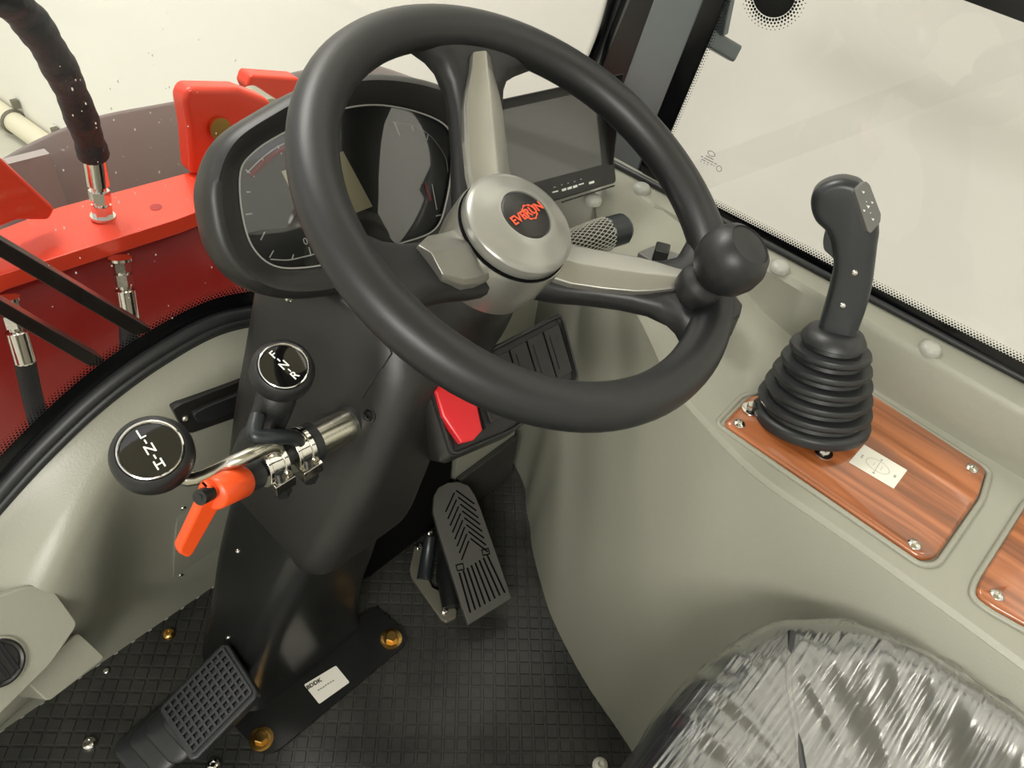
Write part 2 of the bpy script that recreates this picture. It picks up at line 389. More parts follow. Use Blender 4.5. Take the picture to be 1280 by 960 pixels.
# mirror bracket outside the side window
mb = root('mirror_bracket', at(905, 60, 'x', .9), 'dark steel mirror bracket beyond the side window next to the pillar', 'bracket')
b = B(); p = at(882, 45, 'x', .89); q = at(918, 66, 'x', .93)
ax_ = Frame(p, (0, 1, 0), q - p); b = B(ax_.M()); L_ = (q - p).length
o_, i_ = rrect(.017, .021, .004), rrect(.011, .015, .003)
b.rings([[(x, y, 0) for x, y in o_], [(x, y, L_) for x, y in o_], [(x, y, L_) for x, y in i_], [(x, y, L_ - .02) for x, y in i_]])
b.out('square_tube', 'pillar', mb, smooth=30)
p1 = at(893, 40, 'x', .905); p2 = at(925, -60, 'x', .905)
b = B(); b.box((p1 + p2) / 2, (.012, .02, (p2 - p1).length), Matrix.Rotation(-.12, 3, 'X')); b.out('upright', 'pillar', mb, bevel=(.002, 2))

# ================================================================== CAB SHELL
# rubber mat: base plus raised squares at 45 degrees
ft = B(); ft.box((.35, .1, -.012), (1.3, 1.3, .02)); tag(ft.out('cab_floor_plate', 'dark', smooth=0), 'black steel plate under the rubber mat', 'floor', kind='structure')
mt = root('floor_mat', (.3, .2, -.002), 'black rubber mat of small raised squares on the cab floor', 'mat')
b = B(); b.box((.35, .1, -.0015), (1.2, 1.24, .001))
pit = .0167; c45 = math.cos(PI / 4)
for i in range(-48, 70):
    for j in range(-48, 70):
        u, v = i * pit, j * pit; x, y = .225 + (u - v) * c45, .352 + (u + v) * c45
        if not (-.2 < x < .68 and -.15 < y < .70): continue
        R_ = []
        for hw, z in ((.0068, -.001), (.0062, .0006)):
            R_.append([(x + (a * hw - c * hw) * c45, y + (a * hw + c * hw) * c45, z) for a, c in ((-1, -1), (1, -1), (1, 1), (-1, 1))])
        b.rings(R_, cap0=False)
b.out('tread', 'mat', mt, smooth=0, weld=False)

# moulded panel under the windscreen (left)
seal_px = [(-70, 705), (0, 620), (60, 555), (130, 490), (200, 440), (270, 403), (345, 385)]
seal = [at(x, y, 'y', .6) for x, y in seal_px]
seal = [seal[0] + V((-.08, 0, -.06))] + seal + [V((.42, .6, .43)), V((.55, .6, .44)), V((.7, .6, .47)), V((.83, .6, .52)), V((.885, .6, .6)), V((.905, .6, .7)), V((.93, .6, .95)), V((.95, .6, 1.3))]
sl = catm(seal, 10)
low = [p for p in sl if p.x < .43]
fp = root('front_panel', (.2, .6, 0), 'moulded grey green front panel curving under the windscreen seal', 'panel')
b = B(); rows = []
def sm(a, b_, t): t = max(0, min(1, (t - a) / (b_ - a))); return t * t * (3 - 2 * t)
for k in range(22):
    t = k / 21; row = []
    for p in low:
        x = p.x
        crease_z = p.z - .045
        bulge = .035 + .055 * (1 - sm(-.02, .16, x))       # how far the face stands into the cab
        if t < .25:
            s_ = t / .25; z = p.z + (crease_z - p.z) * s_; y = .6 - bulge * .9 * s_ ** 1.4
        else:
            s_ = (t - .25) / .75; z = crease_z * (1 - s_)
            zz = z
            d = bulge * (1 - sm(.0, .75, s_ - (.25 if x < .0 else .25 * (1 - sm(0, .12, x)))))
            y = .6 - bulge * .9 * (1 - sm(0, .1, s_)) - d * sm(0, .1, s_)
            y = min(y, .612)
        row.append((x - (.12 * sm(0, 1, t)if x < -.1 else 0), y, z))
    rows.append(row)
b.grid(rows); b.out('panel_shell', 'console', fp, smooth=80)
# bulge with the air vent at the lower left
df = Frame(at(60, 780, 'y', .50), (1, 0, 0), (.30, -.70, .62))
q = [df.px(x, y) for x, y in ((-150, 820), (-90, 775), (0, 745), (35, 732), (64, 733), (98, 780), (64, 830), (0, 893), (-120, 1000))]
b = B(df.M()); b.prism(roundpoly(q, .006), -.10, 0); b.out('vent_duct', 'console', fp, bevel=(.010, 5))
q = [df.px(x, y, -.03) for x, y in ((30, 850), (98, 790), (133, 822), (60, 878))]
b = B(df.M()); b.prism(roundpoly(q, .006), -.09, -.03); b.out('duct_foot', 'console', fp, bevel=(.006, 4))
# air vent
vf = Frame(at(-3, 829, (df.O, df.n)) + df.n * .002, (1, 0, 0), df.n)
va = root('air_vent', vf.O, 'round black air vent in the grey panel at the left photo edge', 'air vent')
b = B(vf.M()); b.lathe([(.0215, -.003), (.0215, .002), (.0195, .0035), (.0175, .002), (.017, -.001), (.0001, -.0012)], 40); b.out('vent_ring', 'black', va)
b = B(vf.M(0, 0, 0)); b.lathe([(.0235, -.003), (.0232, .001), (.0215, .0015), (.0215, -.003)], 40, cap0=False, cap1=False); b.out('trim_ring', 'console', va)
for k in (-1, 0, 1):
    b = B(vf.M(k * .009, 0, .001)); b.box((0, 0, 0), (.0015, .030, .005), Matrix.Rotation(.5, 3, 'Y')); b.out('vane', 'rubber', va, smooth=0)

# seal and windscreen
ws = B(); ws.tube([p + V((0, .002, 0)) for p in sl], .0085, 10); w1 = ws.out('window_1', 'rubber', smooth=60); tag(w1, 'black rubber windscreen seal and glass', 'window', kind='structure')
b = B(); off = [p + V((0, -.005, -.006)) for p in sl]; b.tube(off, .005, 8); b.tube([p + V((0, -.003, -.0125)) for p in sl if p.x < .86], .0035, 8); b.out('seal_lip', 'rubber', w1, smooth=60)
b = B(); g0 = [V((p.x, .606, p.z)) for p in sl]; poly = g0 + [V((-.5, .606, 1.3)), V((-.5, .606, g0[0].z))]
b.face([b._v(p) for p in poly]); b.out('pane', 'glass', w1, smooth=0)
def inset(path, d, cen):
    out = []
    for i, p in enumerate(path):
        t = path[min(i + 1, len(path) - 1)] - path[max(i - 1, 0)]; n = V((-t.z, 0, t.x)).normalized(); out.append(p + n * d)
    return out
i1 = inset(g0, .026, None)
b = B(); b.grid([[p + V((0, -.001, 0)) for p in g0], [p + V((0, -.001, 0)) for p in i1]]); b.out('frit_band', 'frit', w1, smooth=0)
def dots(path, dirs, rows_, pitch, r0, nrm, name, parent):
    bb = B(); L = [0]
    for a, c in zip(path, path[1:]): L.append(L[-1] + (c - a).length)
    def samp(s_):
        for i in range(len(L) - 1):
            if s_ <= L[i + 1]: t = (s_ - L[i]) / max(1e-9, L[i + 1] - L[i]); return path[i].lerp(path[i + 1], t), dirs[i].lerp(dirs[min(i + 1, len(dirs) - 1)], t)
        return path[-1], dirs[-1]
    for k in range(rows_):
        r = r0 * (1 - .2 * k); s_ = (k % 2) * pitch / 2
        while s_ < L[-1]:
            p, d = samp(s_); c = p + d * (k * pitch * .8); e1 = d.normalized(); e2 = e1.cross(V(nrm)).normalized()
            bb.face([bb._v(c + e1 * r * math.cos(a) + e2 * r * math.sin(a)) for a in [q * PI / 3 for q in range(6)]]); s_ += pitch
    return bb.out(name, 'frit', parent, smooth=0, weld=False)
nd = [(i1[i] - g0[i]).normalized() for i in range(len(g0))]
dp = [i1[i] + V((0, -.0012, 0)) for i in range(len(i1)) if i1[i].z < 1.0]
dots(dp, nd, 5, .0036, .0017, (0, 1, 0), 'frit_dots', w1)
# specks of dirt on the windscreen
b = B()
for k in range(80):
    x, y = random.uniform(60, 300), random.uniform(60, 400)
    if k > 70: x, y = random.gauss(190, 30), random.gauss(120, 40)
    p = at(x, y, 'y', .604); r = random.uniform(.0003, .0008); e = random.uniform(1, 2.2)
    b.face([b._v(p + V((r * math.cos(a), 0, e * r * math.sin(a)))) for a in [q * PI / 3 for q in range(6)]])
o = b.out('dirt_specks', 'dirt', w1, smooth=0, weld=False); o['kind'] = 'stuff'

# side window
WX = .80
def wx(x, y, X=WX): return at(x, y, 'x', X)
A0, A1 = wx(880, 250), wx(1280, 454)          # dots start
sd = (A1 - A0).normalized()
C0, C1 = wx(949, 306), wx(1280, 481)
low0, low1 = A0 + sd * -.12, A1 + sd * .5
Ptop0, Ptop1 = wx(827, 184), wx(905, 0); pd = (Ptop1 - Ptop0).normalized()
corner = Ptop0 - pd * .09
w2 = root('window_2', (WX, .2, .5), 'right side window', 'window'); w2['kind'] = 'structure'
tp = Ptop1 + pd * .25
TR = wx(1215, 0); TR2 = wx(1280, 24); trd = (TR2 - TR).normalized()
b = B(); b.face([b._v(p) for p in (corner, corner + V((0, 0, -.02)), C0 + V((0, .2, -.02)), C1 + sd * .5, C1 + sd * .5 + V((0, 0, .9)), tp + V((0, 0, .3)))])
b.out('pane', 'glass', w2, smooth=0)
path = [Ptop1 + pd * .3, Ptop1, Ptop0]
cn = wx(848, 240)
path = [Ptop1 + pd * .3, Ptop1, Ptop0, wx(820, 212)] + [wx(833, 231), wx(860, 243)] + [A0 + sd * .02, A1, A1 + sd * .5]
path = [path[0], path[1]] + catm(path[2:7], 6) + path[7:]
pin = lambda P_, d: [P_[i] + V((0, (P_[min(i + 1, len(P_) - 1)] - P_[max(i - 1, 0)]).z, -(P_[min(i + 1, len(P_) - 1)] - P_[max(i - 1, 0)]).y)).normalized() * d for i in range(len(P_))]
outer = pin(path, .022)
if (sum(outer, V()) - sum(path, V())).z > 0: outer = pin(path, -.022)
b = B(); b.grid([[p + V((-.001, 0, 0)) for p in path], [p + V((-.001, 0, 0)) for p in outer]]); b.out('frit_band', 'frit', w2, smooth=0)
dd = [(path[i] - outer[i]).normalized() for i in range(len(path))]
dots([p + V((-.0012, 0, 0)) for p in path], dd, 4, .0034, .0016, (1, 0, 0), 'frit_dots', w2)
lob = wx(968, -8)
b = B(); b.face([b._v(lob + V((-.001, .024 * math.cos(a), .022 * math.sin(a)))) for a in [k * PI / 16 for k in range(32)]]); b.out('hinge_patch', 'frit', w2, smooth=0)
b = B()
for k in range(4):
    for a in range(46): 
        an = 2 * PI * (a + k * .5) / 46; r = .0255 + k * .0033; c = lob + V((-.001, r * math.cos(an), r * .95 * math.sin(an))); q = .0016 * (1 - .2 * k)
        b.face([b._v(c + V((0, q * math.cos(t * PI / 3), q * math.sin(t * PI / 3)))) for t in range(6)])
b.out('hinge_dots', 'frit', w2, smooth=0, weld=False)
b = B(); b.box(TR + trd * .1 + V((-.002, 0, .0)) + V((0, 0, .022)), (.03, .5, .04), Matrix.Rotation(math.atan2(trd.z, trd.y), 3, 'X')); b.out('upper_frame', 'frit', w2, smooth=0)
# faint glass marking
mk = Frame(wx(888, 196, WX - .001), (0, -1, 0), (-1, 0, 0))
b = B(mk.M()); r0 = [(.0055 * math.cos(a), .004 + .0035 * math.sin(a)) for a in [k * PI / 12 for k in range(24)]]; r1 = [(x * .75, .004 + (y - .004) * .7) for x, y in r0]
b.rings([[(x, y, 0) for x, y in r0], [(x, y, 0) for x, y in r1]], cap0=False, cap1=False)
for row, (yy, segs) in enumerate(((-.002, ((-.006, .005),)), (-.0055, ((-.012, -.009), (-.007, .006), (.0075, .011))), (-.0085, ((-.010, -.004), (-.002, .001), (.003, .006), (.008, .009))), (-.0115, ((-.0105, -.009), (-.006, -.0045), (-.0015, 0))))):
    for x0, x1 in segs: b.prism([(x0, yy), (x1, yy), (x1, yy + .0013), (x0, yy + .0013)], 0, .0001)
r0 = [(.0155 + .004 * math.cos(a), -.0085 + .004 * math.sin(a)) for a in [k * PI / 12 for k in range(24)]]; r1 = [(.0155 + (x - .0155) * .75, -.0085 + (y + .0085) * .75) for x, y in r0]
b.rings([[(x, y, 0) for x, y in r0], [(x, y, 0) for x, y in r1]], cap0=False, cap1=False)
b.out('glass_marking', 'greyprint', w2, smooth=0, weld=False)

# corner pillar
pl = root('corner_pillar', (.86, .55, .5), 'slate grey corner pillar between windscreen and side window', 'pillar')
def edge(p, q, X, lo=-.1, hi=.4):
    a, c = at(*p, 'x', X), at(*q, 'x', X); d = (c - a).normalized(); return a + d * lo, a + d * ((c - a).length + hi)
E0 = edge((748, 92), (784, 0), .862); E1 = edge((774, 119), (817, 0), .85); E2 = edge((797, 135), (846, 0), .832); E3 = edge((817, 162), (880, 0), .812); E4 = edge((830, 186), (909, 0), .806)
def strip(name, es, m, bev=None):
    bb = B(); bb.rings([[e[0] for e in es], [e[1] for e in es]]); return bb.out(name, m, pl, smooth=0 if not bev else 30, bevel=bev)
strip('pillar_post', [E1, E2, E3, (E3[0] + V((.05, 0, 0)), E3[1] + V((.05, 0, 0))), (E1[0] + V((.04, .02, 0)), E1[1] + V((.04, .02, 0)))], 'pillar', (.004, 3))
o4 = lambda e, v: (e[0] + V(v), e[1] + V(v))
strip('windscreen_seal', [E0, o4(E1, (.002, 0, 0)), o4(E1, (.03, .02, 0)), o4(E0, (.02, .02, 0))], 'frit')
strip('side_seal', [o4(E3, (.002, 0, 0)), E4, o4(E4, (.02, .01, 0)), o4(E3, (.03, .02, 0))], 'frit')
gp = at(790, 134, 'x', .832); gf = Frame(gp, (0, 0, 1), (-.8, -.55, .1))
b = B(gf.M()); b.lathe([(.0125, -.004), (.0125, .003), (.010, .005), (.008, .003), (.0075, .0), (.003, .0), (.003, .004), (.0001, .004)], 28); b.out('grommet', 'rubber', pl)

# ------------------------------------------------------------------ side console
cs = root('side_console', (.6, .1, 0), 'large moulded grey green side console below the side window', 'console')
ST = [  # floor point, edge point, deck height, ledge inner, ledge outer
    ((.30, -.62), (.535, -.62, .45), .45), ((.345, -.3), (.535, -.3, .45), .45), ((.405, -.06), (.540, -.1, .45), .45), ((.44, .052), (.541, 0, .45), .45),
    ((.462, .14), (.540, .09, .45), .45), ((.497, .23), (.556, .163, .452), .452), ((.53, .285), (.566, .215, .463), .463), ((.565, .335), (.585, .27, .488), .488), ((.590, .362), (.607, .325, .505), .508),
    ((.611, .39), (.634, .378, .510), .515), ((.640, .42), (.685, .43, .510), .52), ((.66, .46), (.73, .475, .51), .52), ((.69, .53), (.75, .53, .51), .52), ((.72, .60), (.76, .595, .51), .52)]
st = []
for i in range(len(ST) - 1):
    for k in range(4): 
        t = k / 4; idx = [max(i - 1, 0), i, i + 1, min(i + 2, len(ST) - 1)]
        flat = [V(list(ST[j][0]) + [0]) for j in idx]; ed = [V(ST[j][1]) for j in idx]; dk = ST[i][2] * (1 - t) + ST[i + 1][2] * t
        cr_ = lambda Q: .5 * ((2 * Q[1]) + (Q[2] - Q[0]) * t + (2 * Q[0] - 5 * Q[1] + 4 * Q[2] - Q[3]) * t * t + (3 * Q[1] - Q[0] - 3 * Q[2] + Q[3]) * t ** 3)
        st.append((cr_(flat), cr_(ed), dk))
st.append((V(ST[-1][0] + (0,)), V(ST[-1][1]), ST[-1][2]))
rows = []
LZ = .52
for f0, e, dk in st:
    n = (V((e.x, e.y, 0)) - f0); row = []
    for s_ in (0, .15, .35, .55, .72, .85, .93):
        bow = .035 * math.sin(PI * s_) * (1 - sm(.1, .3, e.y))
        q = f0.lerp(V((e.x, e.y, 0)), s_ ** 1.25); q.z = e.z * s_ ; dirv = V((-1, -.35, 0)).normalized(); q += dirv * bow * .7; row.append(q)
    inn = V((1, 0, 0)) if e.y < .3 else V((.6, .4, 0)).normalized()
    q = e.copy(); q.z -= .004; row += [e.lerp(row[-1], .08), q + inn * .001, V(e) + inn * .006 + V((0, 0, .0005))]
    yy = e.y
    xi = min(.775, max(.752, e.x + .03)); xo = max(.80, e.x + .05)
    lz = max(LZ, dk)
    zin = lz
    row += [V((e.x * .6 + xi * .4, yy, dk)), V((xi - .012, yy, dk)), V((xi - .002, yy, dk + .004 if lz - dk > .005 else dk)), V((xi, yy, dk + (lz - dk) * .2)), V((xi + .002, yy, dk + (lz - dk) * .9)), V((xi + .008, yy, lz)), V((.785, yy, lz)), V((.80, yy, lz))]
    rows.append(row)
b = B(); b.grid(rows); o = b.out('moulding', 'console', cs, smooth=40)
# front of raised block: vertical step between low deck and raised block
# grommet plugs on the ledge
for px_, py_, zz, lab in ((802, 236, .522, 'pale plug on the console top by the pillar foot'), (741, 250, .522, 'pale plug on the console top just below the monitor'), (975, 334, .522, 'grey plug on the window ledge between steering knob and joystick'), (1163, 436, .522, 'grey plug on the window ledge right of the joystick')):
    p = at(px_, py_, 'z', zz); b = B(Matrix.Translation(p)); b.lathe([(.0115, -.003), (.0115, .001), (.010, .004), (.0065, .0062), (.0001, .0066)], 24)
    tag(b.out('plug', 'cap', smooth=50), lab, 'plug', 'round plugs on the console')
# window base seal strip on the ledge
b = B(); p0, p1 = at(949, 306, 'z', LZ), at(1280, 481, 'z', LZ); d = (p1 - p0).normalized(); p0 = p0 - d * .28; p1 = p1 + d * .5
b.tube([p0 + V((.003, 0, .004)), p1 + V((.003, 0, .004))], .004, 8)
tag(b.out('window_seal', 'rubber', smooth=50), 'black rubber seal along the foot of the side window', 'seal')

# wood panels
def wood_panel(pxs, lab, screws, z=.452, rnd=.012):
    c = sum((at(x, y, 'z', z) for x, y in pxs), V()) / len(pxs)
    r_ = root('wood_panel', c, lab, 'panel', 'wood grain panels on the console')
    poly = [at(x, y, 'z', z).to_2d() for x, y in pxs]; poly = roundpoly([tuple(p) for p in poly], rnd, 5)
    cx, cy = c.x, c.y
    bb = B(); bb.rings([[(x, y, z - .004) for x, y in poly], [(x, y, z + .001) for x, y in poly], [(cx + (x - cx) * .985, cy + (y - cy) * .985, z + .0035) for x, y in poly], [(cx + (x - cx) * .96, cy + (y - cy) * .96, z + .0045) for x, y in poly]])
    bb.out('board', 'wood', r_, smooth=50)
    out = [(cx + (x - cx) * 1.045, cy + (y - cy) * 1.045) for x, y in poly]
    bb = B(); bb.tube([V((x, y, z - .001)) for x, y in out], .0032, 8, closed=True); bb.out('recess_rim', 'console', cs, smooth=60)
    for x, y in screws: screw(at(x, y, 'z', z + .0045), (0, 0, 1), .0062, 'chrome', parent=r_, h=.003)
    return r_
wp = wood_panel([(903, 531), (935, 497), (1060, 480), (1090, 496), (1232, 588), (1222, 622), (1168, 699), (1148, 700)], 'glossy wood grain panel carrying the joystick and a white card', [(924, 530), (1143, 681), (1215, 586)], rnd=.008)
wood_panel([(1218, 745), (1222, 728), (1285, 628), (1330, 640), (1480, 760), (1400, 850), (1240, 762)], 'wood grain panel at the right photo edge, behind the joystick panel', [(1246, 744)])
# white card
pz = .4568; cf = Frame(at(1097, 583, 'z', pz), at(1134, 588, 'z', pz) - at(1080, 556, 'z', pz), (0, 0, 1))
cp = [cf.px(x, y) for x, y in ((1061, 578), (1080, 556), (1134, 588), (1117, 611))]
b = B(cf.M()); b.prism(cp, 0, .0004); cd = b.out('diagram_card', 'label', wp, smooth=0)
b = B(cf.M(0, 0, .0005)); el = [(.012 * math.cos(a), .008 * math.sin(a)) for a in [k * PI / 20 for k in range(40)]]
b.tube([V((x, y, 0)) for x, y in el], .00022, 4, closed=True); b.box((0, -.001, 0), (.0004, .02, .0003)); b.box((-.004, 0, 0), (.0003, .006, .0003)); b.box((.004, 0, 0), (.0003, .006, .0003))
for x, y in ((-.017, .002), (-.017, -.001), (.018, -.001), (.018, .001), (.0, .011), (0, -.012)): b.box((x, y, 0), (.0022, .0014, .0003))
b.out('diagram', 'greyprint', cd, smooth=0)

# ================================================================== STEERING COLUMN
sc_ = root('steering_column', (.21, .45, 0), 'black steering column pedestal standing on the cab floor', 'steering column')
def sect(z, x0, x1, y0, y1, r=.03, sx=0):
    return [((x0 + x1) / 2 + x, (y0 + y1) / 2 + y, z + sx * y) for x, y in rrect(x1 - x0, y1 - y0, min(r, (x1 - x0) * .45, (y1 - y0) * .45), 6)]
def loft(secs, n=4, **k):
    out = []
    for i in range(len(secs) - 1):
        for j in range(n):
            t = j / n; A_ = [secs[max(i - 1, 0)], secs[i], secs[i + 1], secs[min(i + 2, len(secs) - 1)]]
            out.append([.5 * ((2 * V(q)) + (V(r) - V(p)) * t + (2 * V(p) - 5 * V(q) + 4 * V(r) - V(s_)) * t * t + (3 * V(q) - V(p) - 3 * V(r) + V(s_)) * t ** 3) for p, q, r, s_ in zip(*A_)])
    out.append([V(p) for p in secs[-1]]); return out
b = B(); b.rings(loft([sect(.003, .108, .300, .405, .53), sect(.03, .112, .300, .408, .53), sect(.12, .135, .305, .402, .52), sect(.22, .165, .315, .385, .52), sect(.32, .205, .325, .37, .52)]))
b.out('pedestal', 'dark', sc_, smooth=60)
b = B(); b.rings(loft([sect(.285, .205, .31, .372, .50, .03), sect(.31, .20, .335, .352, .53, .03), sect(.38, .225, .345, .338, .545, .03), sect(.45, .26, .37, .335, .56, .03), sect(.52, .295, .45, .345, .575, .03), sect(.56, .315, .47, .37, .58, .03)]))
b.out('shroud', 'black', sc_, smooth=60)
# base flange
fl = [at(x, y, 'z', .004).to_2d() for x, y in ((284, 898), (326, 943), (346, 940), (508, 805), (506, 790), (468, 757))]
b = B(); b.prism(roundpoly([tuple(p) for p in fl], .012), .0008, .006); b.out('base_plate', 'dark', sc_, smooth=40)
for x, y in ((327, 924), (489, 799)): hexbolt(at(x, y, 'z', .006), (0, 0, 1), .0085, sc_)
lf_ = Frame(at(409, 856, 'z', .0065), at(420, 832, 'z', .0065) - at(380, 856, 'z', .0065), (0, 0, 1))
lp = [lf_.px(x, y) for x, y in ((380, 856), (420, 832), (437, 853), (399, 880))]
b = B(lf_.M()); b.prism(roundpoly(lp, .002), -.0002, .0004); lb = b.out('rating_label', 'label', sc_, smooth=0, label='white rating label')
c_ = lf_.px(392.5, 855); text('label_text', 'BDDK', lf_.M(c_[0], c_[1], .0005), .0075, 'ink', lb, bold=.0003)
c_ = lf_.px(407, 857); b = B(lf_.M(c_[0], c_[1], .0006))
for k in range(7): b.box((-.010 + k * .0035, (-.0005 if k < 3 else .0), 0), (.0025, .0018, .0002))
b.out('label_print', 'greyprint', lb, smooth=0)
# collar and bell under the wheel
WC = V((0.40501714, 0.3087726, 0.70173511)); WN = V((0.07685654, -0.42583432, 0.90153103)).normalized()
WF = Frame(WC, (0.98410006, 0.17761493, 0), WN)
b = B(WF.M()); b.lathe([(.030, -.33), (.062, -.25), (.064, -.20), (.055, -.185), (.052, -.15), (.046, -.12), (.043, -.095), (.034, -.085)], 40); b.out('column_collar', 'black', sc_, smooth=45)
# seam line and hex socket on the shroud
b = B()
# switch panel pod
sp = Frame(at(547, 526, 'z', .490), (1, 0, 0), (0, -.55, .83))
spx = [(532, 478), (562, 573), (640, 540), (725, 474), (703, 391), (618, 434)]
so = [sp.px(x, y) for x, y in spx]
b = B(sp.M()); ro = roundpoly(so, .008, 4); cxx = sum(p[0] for p in ro) / len(ro); cyy = sum(p[1] for p in ro) / len(ro)
sc2 = lambda k: [(cxx + (x - cxx) * k, cyy + (y - cyy) * k) for x, y in ro]
b.rings([[(x, y, -.09) for x, y in sc2(.8)], [(x, y, -.012) for x, y in sc2(1.06)], [(x, y, -.004) for x, y in sc2(1.03)], [(x, y, .0) for x, y in sc2(1.0)], [(x, y, .0) for x, y in sc2(.95)], [(x, y, -.003) for x, y in sc2(.93)]])
b.out('switch_housing', 'black', sc_, smooth=35)
b = B(sp.M()); b.tube([V((x, y, .001)) for x, y in sc2(.965)], .0018, 6, closed=True); b.out('switch_trim', 'rubber', sc_, smooth=60)
# place switches in frame coordinates between left end and right end
L0, L1 = sp.px(545, 484), sp.px(570, 560); R0, R1 = sp.px(697, 403), sp.px(716, 466)
def spq(u, v): 
    a = (L0[0] + (R0[0] - L0[0]) * u, L0[1] + (R0[1] - L0[1]) * u); c = (L1[0] + (R1[0] - L1[0]) * u, L1[1] + (R1[1] - L1[1]) * u)
    return (a[0] + (c[0] - a[0]) * v, a[1] + (c[1] - a[1]) * v)
for k in range(5):
    u0, u1 = .275 + k * .147, .275 + (k + 1) * .147 - .012
    if u1 > 1: break
    q = [spq(u0, .03), spq(u1, .03), spq(u1, .97), spq(u0, .97)]
    b = B(sp.M()); b.prism(roundpoly(q, .002), -.003, .0012); bl = b.out('blanking_plate', 'black', sc_, bevel=(.0006, 2))
    a_, c_ = spq(u0 + .03, .2), spq(u0 + .045, .75)
    b = B(sp.M()); q = [spq(u0 + .03, .15), spq(u0 + .037, .15), spq(u0 + .037, .8), spq(u0 + .03, .8)]; b.prism(q, .0008, .0015); b.out('slot', 'frit', bl, smooth=0)
q = [spq(.0, .0), spq(.24, .0), spq(.24, 1), spq(.0, 1)]
b = B(sp.M()); b.prism(q, -.003, -.0015); b.out('switch_well', 'frit', sc_, smooth=0)
rp = [sp.px(x, y, .004) for x, y in ((543, 489), (551, 479), (597, 505), (604, 537), (592, 550), (576, 554), (552, 521))]
mid = [sp.px(x, y, .004) for x, y in ((555, 492), (563, 505), (572, 523), (583, 545))]
b = B(sp.M()); ct = (sum(p[0] for p in rp) / 7, sum(p[1] for p in rp) / 7)
hh = {0: .007, 1: .006, 2: .003, 3: .003, 4: .004, 5: .006, 6: .008}
b.rings([[(x, y, -.002) for x, y in rp], [(x, y, hh[i] - .001) for i, (x, y) in enumerate(rp)], [(ct[0] + (x - ct[0]) * .93, ct[1] + (y - ct[1]) * .93, hh[i]) for i, (x, y) in enumerate(rp)]])
b.out('rocker_switch', 'switchred', sc_, smooth=20, label='red rocker switch')

# ------------------------------------------------------------------ steering wheel
def WL(a, b_, h=0): return V((a, b_, h))
sw = root('steering_wheel', WC, 'black three spoke steering wheel with silver hub and spinner knob', 'steering wheel', m=WF.M())
def wout(bb, *a, **k): return bb.out(*a, local=True, **k)
RM, RT = .1725, .0178
b = B(); n1, n2 = 96, 20
rg = [[WL((RM + RT * math.cos(2 * PI * j / n2)) * math.cos(2 * PI * i / n1), (RM + RT * math.cos(2 * PI * j / n2)) * math.sin(2 * PI * i / n1), RT * .95 * math.sin(2 * PI * j / n2)) for j in range(n2)] for i in range(n1)]
rg.append(rg[0]); b.rings(rg, cap0=False, cap1=False); wout(b, 'rim', 'wheel', sw, smooth=80)
def spoke(phi, cover_end, nm, tipw=.009):
    c, s_ = math.cos(phi), math.sin(phi)
    def L3(r, t, h): return WL(r * c - t * s_, r * s_ + t * c, h)
    def hz(r): t = max(0, min(1, (r - .045) / .115)); return -.058 + .056 * t ** 1.15
    rings = []
    for r, hw, th in ((.035, .031, .014), (.06, .027, .014), (.085, .024, .014), (.11, .024, .014), (.13, .027, .014), (.145, .035, .014), (.155, .046, .013), (.164, .062, .011), (.170, .075, .006)):
        h = hz(r); R_ = []
        for k in range(16):
            a = 2 * PI * k / 16; x = math.cos(a); y = math.sin(a)
            x = math.copysign(abs(x) ** .6, x); y = math.copysign(abs(y) ** .6, y)
            rr_ = r
            R_.append(L3(math.sqrt(max(r * r - (hw * x) ** 2, 1e-4)) if r > .15 else r, hw * x, h - th * .6 + th * y))
        rings.append(R_)
    bb = B(); bb.rings(rings); wout(bb, 'spoke', 'wheel', sw, smooth=50)
    bb = B(); rings = []
    seq = [(.035, .021, .0), (.06, .021, 0), (.085, .0205, 0), (.108, .019, 0), (.120, .0165, 0), (.135, .0115, 0), (.147, tipw, 0)]
    if cover_end < .147: seq = [(.035, .024, 0), (.06, .024, 0), (.078, .023, 0), (.092, .018, 0), (cover_end, .015, 0)]
    for r, hw, _ in seq:
        h = hz(r) + .008; e = .006 + .004 * (1 - r / .15)
        rings.append([L3(r, -hw, h - .012), L3(r, -hw, h + .001), L3(r, -hw * .25, h + e), L3(r, -hw * .1, h + e), L3(r, hw * .9, h + e * .5), L3(r, hw, h), L3(r, hw, h - .012)])
    bb.rings(rings); wout(bb, 'spoke_cover', 'silver', sw, bevel=(.0012, 2), label='silver spoke cover')
spoke(math.radians(58), .147, 'a'); spoke(math.radians(-62), .147, 'b'); spoke(math.radians(170), .1, 'c')
b = B(); b.lathe([(.040, -.098), (.048, -.092), (.051, -.07), (.0505, -.044), (.0495, -.040), (.047, -.040)], 56); wout(b, 'hub', 'silver', sw, smooth=35)
b = B(); b.lathe([(.0487, -.0402), (.0487, -.0372), (.0470, -.0372)], 56, cap0=False, cap1=False); wout(b, 'hub_groove', 'void', sw, smooth=35)
b = B(); b.lathe([(.046, -.042), (.0462, -.040), (.0475, -.038), (.0475, -.028), (.0462, -.0262), (.042, -.0245), (.036, -.0225), (.030, -.0195), (.0245, -.0175), (.0225, -.0172), (.0220, -.0195), (.0001, -.0197)], 56); cap = wout(b, 'hub_cap', 'hub', sw, smooth=35)
b = B(); b.lathe([(.0215, -.0197), (.0215, -.0180), (.020, -.0168), (.0001, -.0160)], 48); bd = wout(b, 'badge', 'black', sw, smooth=40, label='black round badge')
ec = WF.px(657, 269, -.016)
ta = WF.px(690, 250, -.016); tb = WF.px(640, 280, -.016); ang = math.atan2(ta[1] - tb[1], ta[0] - tb[0])
